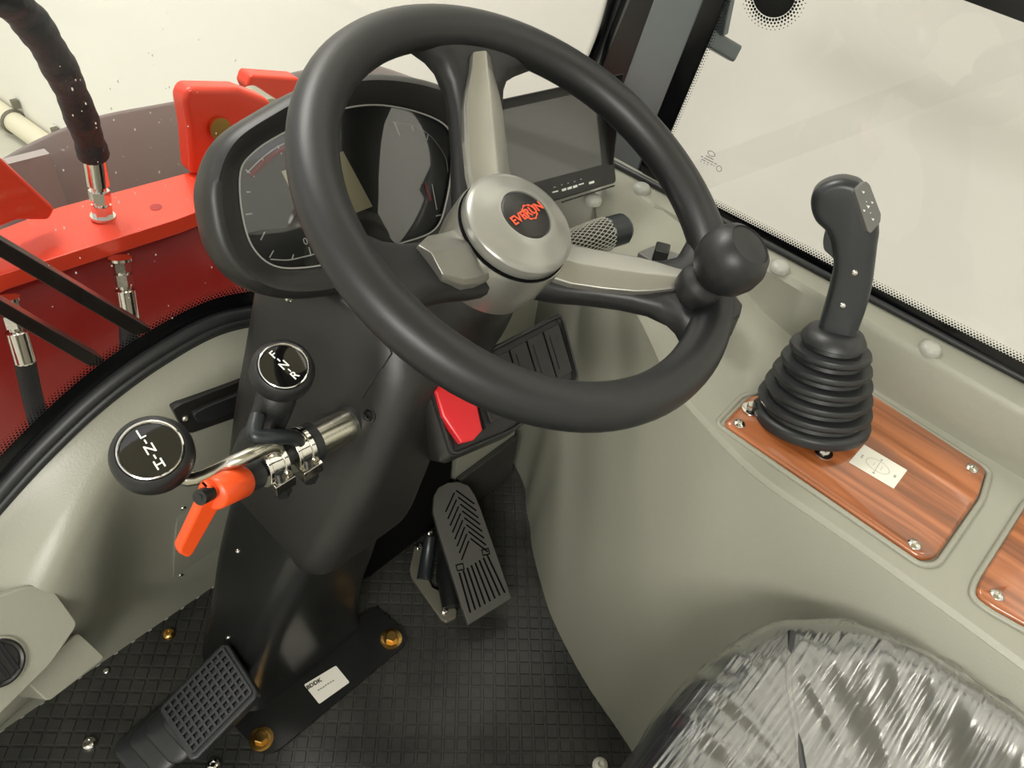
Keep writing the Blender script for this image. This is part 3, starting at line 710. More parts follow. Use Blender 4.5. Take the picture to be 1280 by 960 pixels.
text('badge_lettering', 'EVERUN', WF.M(0, 0, -.0158) @ Matrix.Rotation(ang, 4, 'Z'), .0105, 'logored', bd, bold=.0002)
b = B(WF.M() @ Matrix.Rotation(ang, 4, 'Z')); g = []
for k in range(32): a = 2 * PI * k / 32; r = .0075 if k % 4 < 2 else .0067; g.append((.0030 + r * math.cos(a), r * math.sin(a)))
g2 = [(.0030 + .0060 * math.cos(2 * PI * k / 32), .0060 * math.sin(2 * PI * k / 32)) for k in range(32)]
gr_ = [[(x, y, -.0160) for x, y in g2], [(x, y, -.0157) for x, y in g2], [(x, y, -.0157) for x, y in g], [(x, y, -.0160) for x, y in g]]
b.rings(gr_, cap0=False, cap1=False); b.out('gear_emblem', 'logored', bd, smooth=0)
# spinner knob
kp = WF.px(910, 328, .046); kn = math.hypot(*kp)
b = B(Matrix.Translation(WL(kp[0], kp[1], 0))); b.lathe([(.017, .002), (.019, .012), (.018, .018), (.015, .021), (.0145, .024), (.020, .029), (.0255, .037), (.0278, .047), (.0268, .058), (.022, .067), (.0175, .0705), (.0172, .0695), (.010, .071), (.0001, .0715)], 40)
wout(b, 'spinner_knob', 'wheel', sw, smooth=40)
b = B(); pr_ = math.radians(-62); bx = V((math.cos(pr_), math.sin(pr_), 0)); kb_ = V((kp[0], kp[1], 0)); b.tube([kb_ + V((0, 0, .012)), kb_ + V((0, 0, .004)), bx * (RM - .004) + V((0, 0, .006))], [.017, .019, .014], 20)
wout(b, 'knob_clamp', 'wheel', sw, smooth=60)

# ------------------------------------------------------------------ instrument cluster
IF = Frame(at(435, 230, 'y', .49), (1, 0, 0), (-.08, -.86, .5))
ic = root('instrument_cluster', IF.O, 'black instrument cluster pod with round cornered dial face left of the hub', 'dashboard')
fo = [IF.px(x, y) for x, y in ((262, 225), (262, 265), (275, 315), (305, 352), (355, 372), (420, 368), (500, 345), (590, 305), (622, 250), (622, 170), (600, 132), (545, 103), (470, 92), (400, 104), (330, 140), (283, 175))]
go = [IF.px(x, y, -.012) for x, y in ((303, 215), (305, 265), (318, 308), (345, 332), (385, 334), (440, 323), (500, 305), (545, 287), (560, 250), (567, 200), (564, 163), (530, 142), (470, 131), (410, 142), (350, 170), (318, 192))]
F_ = [p.to_2d() for p in catm([V((p[0], p[1], 0)) for p in fo], 6, True)]; G_ = [p.to_2d() for p in catm([V((p[0], p[1], 0)) for p in go], 6, True)]
def mixr(t, z, grow=1.0, sh=(0, 0)):
    c = V((sum(p.x for p in F_) / len(F_), sum(p.y for p in F_) / len(F_)))
    return [((c + (a * (1 - t) + g_ * t - c) * grow)[0] + sh[0], (c + (a * (1 - t) + g_ * t - c) * grow)[1] + sh[1], z) for a, g_ in zip(F_, G_)]
b = B(IF.M()); b.rings([mixr(0, -.075, .86), mixr(0, -.07, .92), mixr(0, -.045, .985), mixr(0, -.030, 1.0)]); b.out('rear_housing', 'black', ic, smooth=45)
b = B(IF.M()); b.rings([mixr(0, -.030, 1.012), mixr(0, -.008, 1.012), mixr(.05, -.002, 1.0), mixr(.22, .002), mixr(.4, .0), mixr(.75, -.010), mixr(.96, -.016), mixr(1, -.018)], cap0=False, cap1=False); b.out('bezel', 'black', ic, smooth=60)
b = B(IF.M()); b.rings([mixr(.98, -.020)], cap0=False, cap1=True); dial = b.out('dial_face', 'gauge', ic, smooth=0)
b = B(IF.M()); b.tube([V(p) for p in mixr(.985, -.0155)], .0009, 6, closed=True); b.out('lens_edge', 'greyprint', ic, smooth=60)
b = B(IF.M()); b.rings([mixr(1.0, -.016)], cap0=False, cap1=True); b.out('lens', glass('lens_glass', 3.0), ic, smooth=0)
lq = [IF.px(x, y, -.019) for x, y in ((352, 214), (429, 189), (466, 258), (388, 288))]
b = B(IF.M()); b.prism(lq, -.0198, -.0192); b.out('display', 'lcd', dial, smooth=0)
def arc(pxs, wd_, m, nm, n=6):
    pts = [V(IF.px(x, y, -.0185) + (-.0185,)) for x, y in pxs]; bb = B(IF.M()); bb.tube(catm(pts, n), wd_, 4); return bb.out(nm, m, dial, smooth=0)
arc([(309, 216), (325, 200), (346, 184), (368, 174)], .0006, 'white', 'scale_arc'); arc([(313, 220), (330, 203), (350, 188), (364, 181)], .0022, 'redprint', 'red_zone')
arc([(338, 324), (360, 325), (380, 321), (395, 317)], .0006, 'white', 'scale_arc')
arc([(490, 152), (515, 157), (538, 170), (556, 195), (560, 215)], .0005, 'greyprint', 'scale_arc')
for (x0, y0), (x1, y1) in (((307, 212), (318, 221)), ((347, 182), (352, 193)), ((328, 199), (331, 204)), ((307, 268), (315, 267)), ((308, 240), (313, 240)), ((337, 322), (342, 313)), ((365, 324), (367, 318)), ((386, 309), (389, 320)), ((493, 153), (500, 170)), ((515, 158), (517, 164)), ((535, 168), (534, 175)), ((326, 300), (331, 290)), ((540, 230), (546, 262)), ((545, 270), (553, 268))):
    a_, c_ = IF.px(x0, y0, -.0185), IF.px(x1, y1, -.0185); b = B(IF.M()); b.tube([V((a_[0], a_[1], -.0185)), V((c_[0], c_[1], -.0185))], .0006, 4); b.out('scale_mark', 'white', dial, smooth=0)
c_ = IF.px(382, 302, -.0185); text('scale_number', '0', IF.M(c_[0], c_[1], -.0186), .009, 'white', dial)
c_ = IF.px(535, 240, -.0185); b = B(IF.M(c_[0], c_[1], -.0186)); b.box((0, 0, 0), (.0025, .018, .0003)); b.out('fuel_zone', 'redprint', dial, smooth=0)
screw(at(258, 270, (IF.pt(0, 0, -.02), IF.n)), (-.75, -.55, .2), .0042, 'chrome', parent=ic)
screw(at(362, 373, (IF.pt(0, 0, -.012), IF.n)), (.0, -.75, -.2), .0042, 'chrome', parent=ic)

# ------------------------------------------------------------------ monitor
MF = Frame(at(720, 190, 'y', .47), (1, -.12, 0), (-.12, -.86, .5))
mo = root('monitor', MF.O, 'black camera monitor right of the steering hub', 'monitor', )
mc = [MF.px(x, y) for x, y in ((596, 132), (757, 96), (771, 228), (612, 276))]
b = B(MF.M()); b.prism(roundpoly(mc, .005), -.026, 0); b.out('case', 'black', mo, bevel=(.002, 3))
sq = [MF.px(x, y) for x, y in ((612, 141), (742, 112), (752, 206), (622, 240))]
b = B(MF.M()); b.prism(sq, -.001, .0006); b.out('screen', 'screen', mo, smooth=0)
# sun hood
h0 = MF.px(598, 130); h1 = MF.px(757, 96); h2 = MF.px(764, 206); h3 = MF.px(606, 246)
b = B(MF.M()); U = [V((h3[0], h3[1], 0)), V((h0[0], h0[1], 0)), V((h1[0], h1[1], 0)), V((h2[0], h2[1], 0))]
b.grid([[p + V((0, 0, 0)) for p in U], [U[0] + V((0, 0, .004)), U[1] + V((0, 0, .03)), U[2] + V((0, 0, .03)), U[3] + V((0, 0, .004))]]); b.out('sun_hood', 'black', mo, smooth=0, solid=.0015)
for k, (x0, x1, y_) in enumerate(((690, 697, 239.5), (702, 707, 237), (709, 714, 235), (716, 721, 233), (723, 729, 230), (736, 742, 228))):
    a_, c_ = MF.px(x0, y_ + 1), MF.px(x1, y_ - .8); d_ = V((c_[0] - a_[0], c_[1] - a_[1])); n_ = V((-d_.y, d_.x)).normalized() * (.0013 if k not in (0, 4) else .0007)
    b = B(MF.M()); b.prism([(a_[0] - n_.x, a_[1] - n_.y), (c_[0] - n_.x, c_[1] - n_.y), (c_[0] + n_.x, c_[1] + n_.y), (a_[0] + n_.x, a_[1] + n_.y)], 0, .0012); b.out('button', 'white', mo, smooth=0)
b = B(MF.M())
for k, (x_, y_) in enumerate(((693, 234), (702, 231), (710, 229), (718, 227), (726, 224))):
    c_ = MF.px(x_, y_); b.box((c_[0], c_[1], .0004), (.0035 if k == 0 else .002, .0012, .0004))
b.out('button_legend', 'greyprint', mo, smooth=0)
a_, c_ = MF.px(702, 253), MF.px(768, 232); b = B(MF.M()); b.tube([V((a_[0], a_[1], 0)), V((c_[0], c_[1], 0))], .0009, 6); b.out('case_seam', 'frit', mo)
b = B(); mp_ = MF.pt(0, 0, -.02); b.cyl(mp_, mp_ + V((.02, .06, -.16)), .012, n=16); b.out('mount_arm', 'dark', mo)
# black dashboard cowl under the monitor
b = B(); cw = [V((.435, .55, .0)), V((.68, .55, .0)), V((.735, .575, .5)), V((.60, .545, .50)), V((.44, .545, .48))]
b.prismn(cw, (0, .03, 0)); tag(b.out('dashboard_cowl', 'dark', bevel=(.004, 2)), 'black cowl panel behind the monitor and column', 'panel')
# kick panel in the footwell corner: grey above, black rubber below
b = B(); b.box((.575, .475, .20), (.13, .03, .40)); kk = b.out('kick_panel', 'console', smooth=0); tag(kk, 'grey kick panel in the dark footwell corner behind the accelerator', 'panel')
b = B(); b.box((.575, .455, .053), (.13, .01, .102)); b.out('rubber_strip', 'mat', kk, bevel=(.003, 2))

b = B(); b.box((.42, .50, .16), (.17, .085, .31)); tag(b.out('footwell_shade_block', 'void', bevel=(.012, 3)), 'black block added as footwell shade behind the accelerator pedal', 'box')  # black block added where the footwell lies in shade
# ------------------------------------------------------------------ shift levers on a steel cross tube
TY = .385
t0, t1 = at(442, 528, 'y', TY), at(282, 604, 'y', TY)
ctb = root('lever_shaft', t1, 'bare steel cross shaft coming out of the column side with chrome clamps', 'shaft')
dl = (t1 - t0).normalized(); tl = (t1 - t0).length
u = lambda s_: t0 + dl * (tl * s_)
b = B(); b.cyl(t0 - dl * .05, u(.36), .0155, n=32); b.out('steel_tube', 'steel', ctb)
b = B(); b.cyl(t0 + dl * .006, t0 - dl * .02, .019, n=28); b.out('bearing_ring', 'rubber', ctb)
b = B(); b.cyl(u(.35), u(.93), .0105, n=24); b.cyl(u(.34), u(.40), .0185, n=28); b.out('inner_shaft', 'rubber', ctb)
for s0, s1 in ((.42, .54), (.63, .76)):
    b = B(); b.cyl(u(s0), u(s1), .0175, n=32); b.cyl(u(s0) - dl * .002, u(s0) + dl * .003, .019, n=32); b.cyl(u(s1) - dl * .003, u(s1) + dl * .001, .019, n=32)
    mid_ = u((s0 + s1) / 2); b.box(mid_ + V((0, -.016, -.008)), (.02, .018, .012)); cl = b.out('clamp', 'chrome', ctb, bevel=(.0008, 2))
    b = B(); b.cyl(mid_ + V((0, -.016, -.030)), mid_ + V((0, -.016, .004)), .0045, n=12); b.cyl(mid_ + V((0, -.016, -.026)), mid_ + V((0, -.016, -.016)), .008, n=6); b.out('clamp_bolt', 'dark', cl, smooth=25)
def knob_lever(name, top_px, zc, rad, axis, letters, lab, tang):
    K = at(*top_px, 'z', zc); ax = V(axis).normalized(); kf = Frame(K, (1, 0, 0), ax)
    r_ = root(name, K - ax * .06, lab, 'lever')
    R_ = rad
    b = B(kf.M()); b.lathe([(R_ * .55, -R_ * 1.7), (R_ * .66, -R_ * 1.5), (R_ * .85, -R_ * 1.05), (R_ * 1.0, -R_ * .6), (R_ * 1.0, -R_ * .3), (R_ * .93, -R_ * .08), (R_ * .82, 0.0), (R_ * .78, -.0008), (R_ * .76, -.002)] if name == 'direction_lever' else
                            [(R_ * .35, -R_ * 1.45), (R_ * .5, -R_ * 1.3), (R_ * .85, -R_ * .95), (R_ * 1.0, -R_ * .6), (R_ * 1.0, -R_ * .3), (R_ * .93, -R_ * .08), (R_ * .82, 0.0), (R_ * .78, -.0008), (R_ * .76, -.002)], 44)
    b.out('knob', 'wheel', r_, smooth=50)
    b = B(kf.M()); b.lathe([(R_ * .78, -.002), (R_ * .775, .0006), (R_ * .745, .0010), (R_ * .715, .0002), (R_ * .71, -.001)], 44, cap0=False, cap1=False); b.out('chrome_ring', 'chrome', r_, smooth=50)
    b = B(kf.M()); b.lathe([(R_ * .72, -.001), (R_ * .5, .0000), (.0001, .0006)], 44, cap0=False); dsk = b.out('letter_disc', mat('gloss_black', (14, 13, 13), .05, coat=1), r_, smooth=60)
    (x0, y0), (x1, y1) = tang; p0 = kf.px(x0, y0); p1 = kf.px(x1, y1); a = math.atan2(p1[1] - p0[1], p1[0] - p0[0])
    sx, sy = math.cos(a), math.sin(a)
    for i, ch in enumerate(letters):
        off = (i - 1) * R_ * .46
        text('letter', ch, kf.M(sx * off, sy * off, .0009) @ Matrix.Rotation(a + PI / 2, 4, 'Z'), R_ * .36, 'white', dsk, bold=.0001)
    for i in (-.5, .5):
        off = i * R_ * .46; b = B(kf.M(sx * off, sy * off, .0010) @ Matrix.Rotation(a, 4, 'Z')); b.box((0, 0, 0), (R_ * .12, R_ * .04, .0003)); b.out('dash', 'white', dsk, smooth=0)
    return r_, kf
r1, k1 = knob_lever('direction_lever', (355, 457), .565, .0262, (-.05, -.42, .90), 'FNR', 'upright direction lever with F-N-R knob beside the column', ((336, 440), (376, 478)))
b = B(); b.tube(catm([k1.pt(0, 0, -.030), at(343, 505, 'z', .525), at(328, 543, 'z', .478), at(312, 580, 'z', .43)], 5), [.0165] * 6 + [.0160] * 5 + [.019] * 5, 24); b.out('neck', 'wheel', r1, smooth=60); b = B()
e1 = at(320, 545, 'z', .48)
b.tube(catm([at(322, 520, 'y', .40), at(318, 540, 'y', .39), at(323, 546, 'y', .385), at(345, 546, 'y', .38), at(366, 547, 'y', .38), at(374, 556, 'y', .382), at(374, 570, 'y', .385)], 5), .0068, 12); b.out('crank_rod', 'grip', r1, smooth=60)
r2, k2 = knob_lever('range_lever', (188, 562), .545, .0305, (-.12, -.35, .93), 'LNH', 'lower range lever with L-N-H knob over the grey front panel', ((172, 545), (200, 590)))
b = B(); kb = k2.pt(0, 0, -.026); b.tube(catm([kb, at(236, 599, 'z', .50), at(298, 575, 'y', .378), at(338, 558, 'y', .378), at(347, 564, 'y', .380), at(346, 580, 'y', .384)], 5), .0060, 14); b.out('lever_rod', 'steel', r2, smooth=60)
# orange clamping handle
hp_ = at(274, 618, 'y', .37); hd = V((1, -.05, .0))
oh = root('clamping_handle', hp_, 'orange clamping handle pointing down below the shift levers', 'handle')
b = B(); h1_ = at(266, 618, 'y', .365); h2_ = at(302, 601, 'y', .375); b.tube([h1_, h1_.lerp(h2_, .05), h2_.lerp(h1_, .05), h2_], [.0115, .013, .014, .013], 28); b.out('handle_hub', 'orange', oh, smooth=50)
hpoly = [at(x, y, 'y', .362) for x, y in ((256, 614), (264, 607), (277, 611), (281, 622), (276, 634), (243, 692), (236, 699), (226, 694), (225, 687), (252, 630))]
b = B(); b.prismn(hpoly, (0, .010, 0)); b.out('handle_arm', 'orange', oh, bevel=(.003, 3))
b = B(); s1_ = at(256, 619, 'y', .362); dsc = (h1_ - h2_).normalized(); b.cyl(s1_ - dsc * .006, s1_ + dsc * .006, .0062, n=20); b.cyl(s1_ + dsc * .006, s1_ + dsc * .0065, .003, n=6); b.out('socket_screw', 'dark', oh, smooth=30)
b = B(); b.cyl(h2_, h2_ + (h2_ - h1_).normalized() * .018, .0125, n=24); b.out('washer_stack', 'rubber', oh, smooth=30)

# socket screw and seam on shroud front: found by ray on the finished shroud
dgr = bpy.context.evaluated_depsgraph_get()
def hit(px, py, obj):
    dgr.update() if hasattr(dgr, 'update') else None
    r = (ROT @ V((px - 640, 480 - py, -FPX))).normalized(); o = V((0, 0, CAMZ)); inv = WM[obj].inverted()
    ok, loc, nrm, i = obj.ray_cast(inv @ o, inv.to_3x3() @ r)
    return (WM[obj] @ loc, (WM[obj].to_3x3() @ nrm).normalized()) if ok else (None, None)
bpy.context.view_layer.update()
shroud = bpy.data.objects['shroud']; shell = bpy.data.objects['panel_shell']
p, n = hit(461, 519, shroud)
if p:
    f = Frame(p, (1, 0, .01), n); b = B(f.M()); b.lathe([(.0075, -.001), (.0075, .0012), (.006, .0012), (.0055, -.0)], 24); b.out('socket_rim', 'black', sc_, smooth=40)
    b = B(f.M()); b.lathe([(.0055, .0004), (.004, .0006), (.0001, .0004)], 6); b.out('socket_screw', 'frit', sc_, smooth=0)
ps = [hit(x, y, shroud)[0] for x, y in ((478, 423), (487, 434), (490, 442), (480, 457), (466, 476), (453, 497))]
ps = [p for p in ps if p]
if len(ps) > 2: b = B(); b.tube(ps, .0009, 6); b.out('cover_seam', 'frit', sc_)

# ------------------------------------------------------------------ catch strip and cover plate on the front panel
def on_shell(x, y, h=0):
    p, n = hit(x, y, shell)
    if p is None: return at(x, y, 'y', .57), V((0, -1, .3)).normalized()
    return p + n * h, n
pc, nc = on_shell(262, 512)
if nc.dot(V((0, -1, 0))) < 0: nc = -nc
cf2 = Frame(pc, (1, 0, 0), nc)
ck = root('catch_strip', pc, 'long black plastic catch strip on the front panel behind the levers', 'catch')
q = [cf2.px(x, y, .004) for x, y in ((216, 512), (226, 506), (330, 465), (345, 485), (345, 505), (240, 542), (230, 540))]
b = B(cf2.M()); b.prism(roundpoly(q, .003), -.006, .004); b.out('base_strip', 'black', ck, bevel=(.0015, 2))
q = [cf2.px(x, y, .008) for x, y in ((240, 516), (255, 508), (330, 478), (336, 495), (262, 525), (246, 527))]
b = B(cf2.M()); b.prism(roundpoly(q, .004), .004, .011); b.out('raised_bar', 'rubber', ck, bevel=(.003, 3))
a_ = cf2.px(232, 523, .004); screw(cf2.pt(a_[0], a_[1], .004), cf2.n, .0042, 'chrome', parent=ck)
pc, nc = on_shell(242, 675)
if nc.y > 0: nc = -nc
cf3 = Frame(pc, (1, 0, 0), nc)
cpn = root('cover_plate', pc, 'small grey cover plate with corner screws behind the orange handle', 'cover plate')
q = [cf3.px(x, y, .003) for x, y in ((222, 628), (290, 610), (290, 705), (216, 728))]
b = B(cf3.M()); b.prism(roundpoly(q, .006), -.004, .003); b.out('plate', 'console', cpn, bevel=(.001, 2))
for x, y in ((229, 635), (226, 719)):
    a_ = cf3.px(x, y, .003); screw(cf3.pt(a_[0], a_[1], .003), cf3.n, .0035, 'chrome', parent=cpn)

# ------------------------------------------------------------------ joystick
jb = at(1012, 522, 'z', .457); jt = at(1045, 414, 'x', .665)
jr = root('joystick', jb, 'black joystick with ribbed rubber boot on the wood panel', 'joystick')
jf = Frame(jb, (1, 0, 0), jt - jb); JL = (jt - jb).length
prof = [(.0575, -.004), (.0600, .0)]
nr = 6
for k in range(nr):
    z0 = JL * .9 * (k / nr) ; z1 = JL * .9 * ((k + 1) / nr); r = .0595 - .0255 * (k / nr) ** 1.25; rn = .0595 - .0255 * ((k + 1) / nr) ** 1.25
    prof += [(r, z0 + .002), (r + .0008, z0 + (z1 - z0) * .28), (r - .0006, z0 + (z1 - z0) * .5), (rn - .0055, z0 + (z1 - z0) * .62), (rn - .0065, z0 + (z1 - z0) * .85), (rn - .002, z1)]
prof += [(.031, JL * .93), (.0265, JL * 1.0), (.020, JL * 1.03)]
b = B(jf.M()); b.lathe(prof, 56); b.out('boot', 'boot', jr, smooth=55)
for x, y in ((938, 512), (1029, 566)):
    p = at(x, y, 'z', .4568); b = B(Matrix.Translation(p)); b.lathe([(.0095, 0), (.0095, .0015), (.006, .002)], 20); b.cyl((0, 0, .001), (0, 0, .008), .0052, n=6); b.out('flange_nut', 'chrome', jr, smooth=25)
JF = Frame(jt + V((0, 0, 0)), (0, -1, 0), V((-.93, -.30, .25)))
def jpx(x, y, h=0): return JF.px(x, y, h)
gp_ = [(1022, 423), (1024, 405), (1031, 380), (1038, 352), (1042, 330), (1040, 305), (1034, 288), (1020, 274), (1014, 256), (1016, 240), (1026, 229), (1044, 222), (1062, 222), (1080, 231), (1094, 262), (1099, 285), (1097, 303), (1094, 328), (1090, 356), (1082, 386), (1073, 411), (1066, 428)]
pg = [jpx(x, y) for x, y in gp_]; pg = [p.to_2d() for p in catm([V((a, c, 0)) for a, c in pg], 4, True)]
b = B(JF.M(0, 0, -.004)); b.puff([tuple(p) for p in pg], .0175, .0085, 5); b.out('grip', 'grip', jr, smooth=60)
tg = [jpx(x, y) for x, y in ((1045, 285), (1031, 288), (1029, 300), (1030, 310), (1040, 319), (1050, 330))]
b = B(JF.M(0, 0, -.003)); b.prism(roundpoly(tg, .003), -.009, .009); b.out('trigger', 'grip', jr, bevel=(.002, 3))
for x, y in ((1068, 341), (1053, 382), (1039, 420)):
    a_ = jpx(x, y, .0137); screw(JF.pt(a_[0], a_[1], .0135), JF.n, .0032, 'chrome', parent=jr)
# keypad faces the driver
jat = lambda x, y, h: at(x, y, (JF.pt(0, 0, h), JF.n))
ka, kb2, kc_, kd_ = jat(1068, 238, .0150), jat(1085, 291, .0150), jat(1101, 273, .007), jat(1082, 226, .007)
kn_ = (kb2 - ka).cross(kd_ - ka).normalized(); kn_ = kn_ if kn_.y < 0 else -kn_
KF = Frame((ka + kc_) / 2 + kn_ * .001, kb2 - ka, kn_)
kpq = [KF.px(x, y) for x, y in ((1068, 239), (1072, 233), (1082, 226), (1087, 231), (1101, 268), (1100, 278), (1088, 292), (1084, 289))]
b = B(KF.M()); b.prism(roundpoly(kpq, .002), -.018, .001); kd = b.out('keypad', 'padgrey', jr, bevel=(.001, 2))
b = B(KF.M())
for x, y, s_ in ((1079, 240, 1.3), (1090, 253, 1.2), (1085, 258, 1.6), (1080, 263, 1.2), (1083, 252, .6), (1088, 266, .6), (1091, 274, 1.3)):
    a_ = KF.px(x, y, .001); w_ = .0011 * s_; b.prism([(a_[0] - w_, a_[1] - w_ * .6), (a_[0] + w_, a_[1] - w_ * .3), (a_[0] + w_ * .3, a_[1] + w_)], .0009, .0014)
b.out('keypad_symbols', 'white', kd, smooth=0)

# ------------------------------------------------------------------ stalk with net sleeve, and the small levers behind the wheel
s0, s1_, s2 = at(660, 322, 'z', .56), at(735, 300, 'z', .56), at(778, 286, 'z', .56)
stk = root('wiper_stalk', s0, 'stalk wrapped in a diamond net sleeve behind the steering hub', 'stalk')
ds = (s2 - s0).normalized()
b = B(); b.tube([s0, s1_, at(756, 292, 'z', .56)], [.010, .014, .0165], 20); b.out('stalk_body', 'black', stk)
b = B(); e0 = at(757, 292, 'z', .56); b.tube([e0, e0 + ds * .003, s2, s2 + ds * .004], [.015, .017, .017, .014], 14); b.out('end_cap', 'grip', stk, smooth=30)
b = B(); sf = Frame(s0, (0, 0, 1), ds); Ls = (e0 - s0).length
for k in range(24):
    for sg in (-1, 1):
        pts = []
        for j in range(29):
            t = j / 28; a = 2 * PI * k / 24 + sg * t * 3.0; r = .0115 + .0065 * min(1, t * 1.1); pts.append(sf.pt(r * math.cos(a), r * math.sin(a), t * Ls))
        b.tube(pts, .0006, 4)
b.out('net_sleeve', 'mesh', stk, smooth=60, weld=False)
p = at(824, 324, 'z', .535)
hz_ = root('hand_throttle', p, 'small black lever block on the console behind the right spoke', 'lever')
b = B(Matrix.Translation(p)); b.box((0, 0, .006), (.018, .016, .022), Matrix.Rotation(.5, 3, 'Z')); b.out('lever_knob', 'dark', hz_, bevel=(.002, 2))
b = B(); b.prismn([at(x, y, 'z', .522) for x, y in ((795, 322), (816, 313), (850, 325), (862, 345), (830, 345))], (0, 0, .008)); b.out('lever_base', 'padgrey', hz_, bevel=(.002, 2))
p = at(918, 380, 'z', .49)
sk = root('rocker_lever', p, 'small black switch block on the console edge below the spinner knob', 'switch')
q = [at(x, y, 'z', .505) for x, y in ((900, 372), (917, 364), (929, 380), (926, 392), (912, 404), (900, 398))]
b = B(); b.prismn(q, (0, 0, -.035)); b.out('switch_body', 'black', sk, bevel=(.003, 2))

# ------------------------------------------------------------------ accelerator pedal
pa, pb = at(611, 766, 'z', .035), at(570, 604, 'z', .115)
ey = (pb - pa).normalized(); exh = V((ey.y, -ey.x, 0)).normalized(); PF = Frame(pa, exh, exh.cross(ey))
if PF.n.z < 0: PF = Frame(pa, exh, -exh.cross(ey))
ap = root('accelerator_pedal', (pa + pb) / 2 * V((1, 1, 0)).z if False else V((pa.x, pa.y, 0)), 'grey accelerator pedal with chevron and slotted tread', 'pedal')
pp = [PF.px(x, y) for x, y in ((541, 640), (542, 620), (548, 609), (560, 603), (573, 602), (586, 607), (594, 619), (601, 636), (620, 690), (640, 748), (585, 782), (570, 735), (548, 665))]
b = B(PF.M()); b.prism(pp, -.012, 0); pd_ = b.out('pedal_pad', 'pedal', ap, bevel=(.0015, 2))
def ribs(lines, wd_, h0_, h1_, m='pedal', nm='tread_rib', par=None):
    bb = B(PF.M())
    for (x0, y0), (x1, y1) in lines:
        a_, c_ = V(PF.px(x0, y0)), V(PF.px(x1, y1)); d_ = (c_ - a_).normalized(); n_ = V((-d_.y, d_.x)) * wd_
        bb.prism([tuple(a_ - n_), tuple(c_ - n_), tuple(c_ + n_), tuple(a_ + n_)], h0_, h1_)
    return bb.out(nm, m, par, smooth=0)
ln = []
for k in range(8):
    t = k / 7; cx_, cy_ = 566 + 18 * t + 3, 616 + 60 * t
    ln.append(((cx_ - 1, cy_), (cx_ - 12 + t * 2, cy_ + 24))); ln.append(((cx_ + 1, cy_ - 3), (cx_ + 24 - t * 1, cy_ + 14)))
ribs(ln, .0011, -.001, .0006, 'void', 'tread_groove', par=pd_)
ln = []
for k in range(8):
    t = k / 7; ln.append(((574 + 35 * t, 716 - 22 * t), (588 + 43 * t, 766 - 25 * t)))
ribs(ln, .0013, -.001, .0006, 'void', 'slot', pd_)
for x, y in ((575, 709), (607, 690)):
    a_ = PF.px(x, y); b = B(PF.M()); b.tube([V((a_[0] + i * .005, a_[1] + j * .004, .0008)) for i, j in ((-1, -1), (1, -1), (1, 1), (-1, 1))], .0011, 4, closed=True); b.out('clip_window', 'void', pd_, smooth=0)
br = [at(x, y, 'z', .006).to_2d() for x, y in ((518, 684), (526, 679), (531, 692), (533, 706), (531, 716), (541, 735), (556, 742), (571, 764), (570, 772), (558, 778), (552, 775), (514, 722), (512, 712))]
b = B(); b.prism([tuple(p) for p in br], .001, .008); b.out('bracket', 'alu', ap, bevel=(.0015, 2))
b = B(); b.tube([at(530, 725, 'z', .008), at(535, 690, 'z', .02), at(538, 668, 'z', .045)], [.011, .010, .008], 14); b.out('spring_housing', 'grip', ap, smooth=60)
b = B(); b.tube([at(565, 760, 'z', .012), at(560, 720, 'z', .02), at(560, 690, 'z', .03)], [.014, .018, .014], 16); b.out('hinge_block', 'dark', ap, smooth=60)
for x, y, z, r in ((556, 765, .008, .0055), (523, 685, .008, .004), (537, 666, .05, .0045), (552, 716, .022, .0055), (563, 743, .018, .0055)):
    screw(at(x, y, 'z', z), (-.2, -.5, .8), r, 'chrome', parent=ap, name='bolt')

# ------------------------------------------------------------------ brake pedal
c4 = [at(200, 887, 'z', .105), at(281, 806, 'z', .125), at(321, 866, 'z', .118), at(240, 949, 'z', .095)]
cen = sum(c4, V()) / 4; nb = (c4[2] - c4[0]).cross(c4[3] - c4[1]); nb = nb if nb.z > 0 else -nb
BF = Frame(cen, c4[1] - c4[0], nb)
bp_ = root('brake_pedal', V((cen.x - .03, cen.y + .02, 0)), 'black brake pedal with waffle tread and ribbed rubber boot', 'pedal')
q = [BF.px(x, y) for x, y in ((199, 888), (202, 880), (277, 804), (286, 805), (321, 862), (321, 872), (246, 949), (237, 951))]
b = B(BF.M()); b.prism(roundpoly(q, .004), -.020, 0); pdd = b.out('pedal_pad', 'boot', bp_, bevel=(.003, 3))
b = B(BF.M())
Q = [V(BF.px(x, y)) for x, y in ((205, 886), (279, 811), (315, 866), (242, 941))]
def bq(u_, v_): return Q[0].lerp(Q[1], u_).lerp(Q[3].lerp(Q[2], u_), v_)
nu, nv = 10, 8
for i in range(nu + 1):
    a_, c_ = bq(i / nu, 0), bq(i / nu, 1); d_ = (c_ - a_).normalized(); n_ = V((-d_.y, d_.x)) * .0014; b.prism([tuple(a_ - n_), tuple(c_ - n_), tuple(c_ + n_), tuple(a_ + n_)], -.001, .0042)
for j in range(nv + 1):
    a_, c_ = bq(0, j / nv), bq(1, j / nv); d_ = (c_ - a_).normalized(); n_ = V((-d_.y, d_.x)) * .0014; b.prism([tuple(a_ - n_), tuple(c_ - n_), tuple(c_ + n_), tuple(a_ + n_)], -.001, .0040)
b.out('waffle_tread', 'boot', pdd, smooth=0)
b = B(BF.M()); b.prism([tuple(bq(*t)) for t in ((0, 0), (1, 0), (1, 1), (0, 1))], -.0005, .0004); b.out('tread_bottom', 'frit', pdd, smooth=0)
fb = at(196, 925, 'z', 0); rings = []
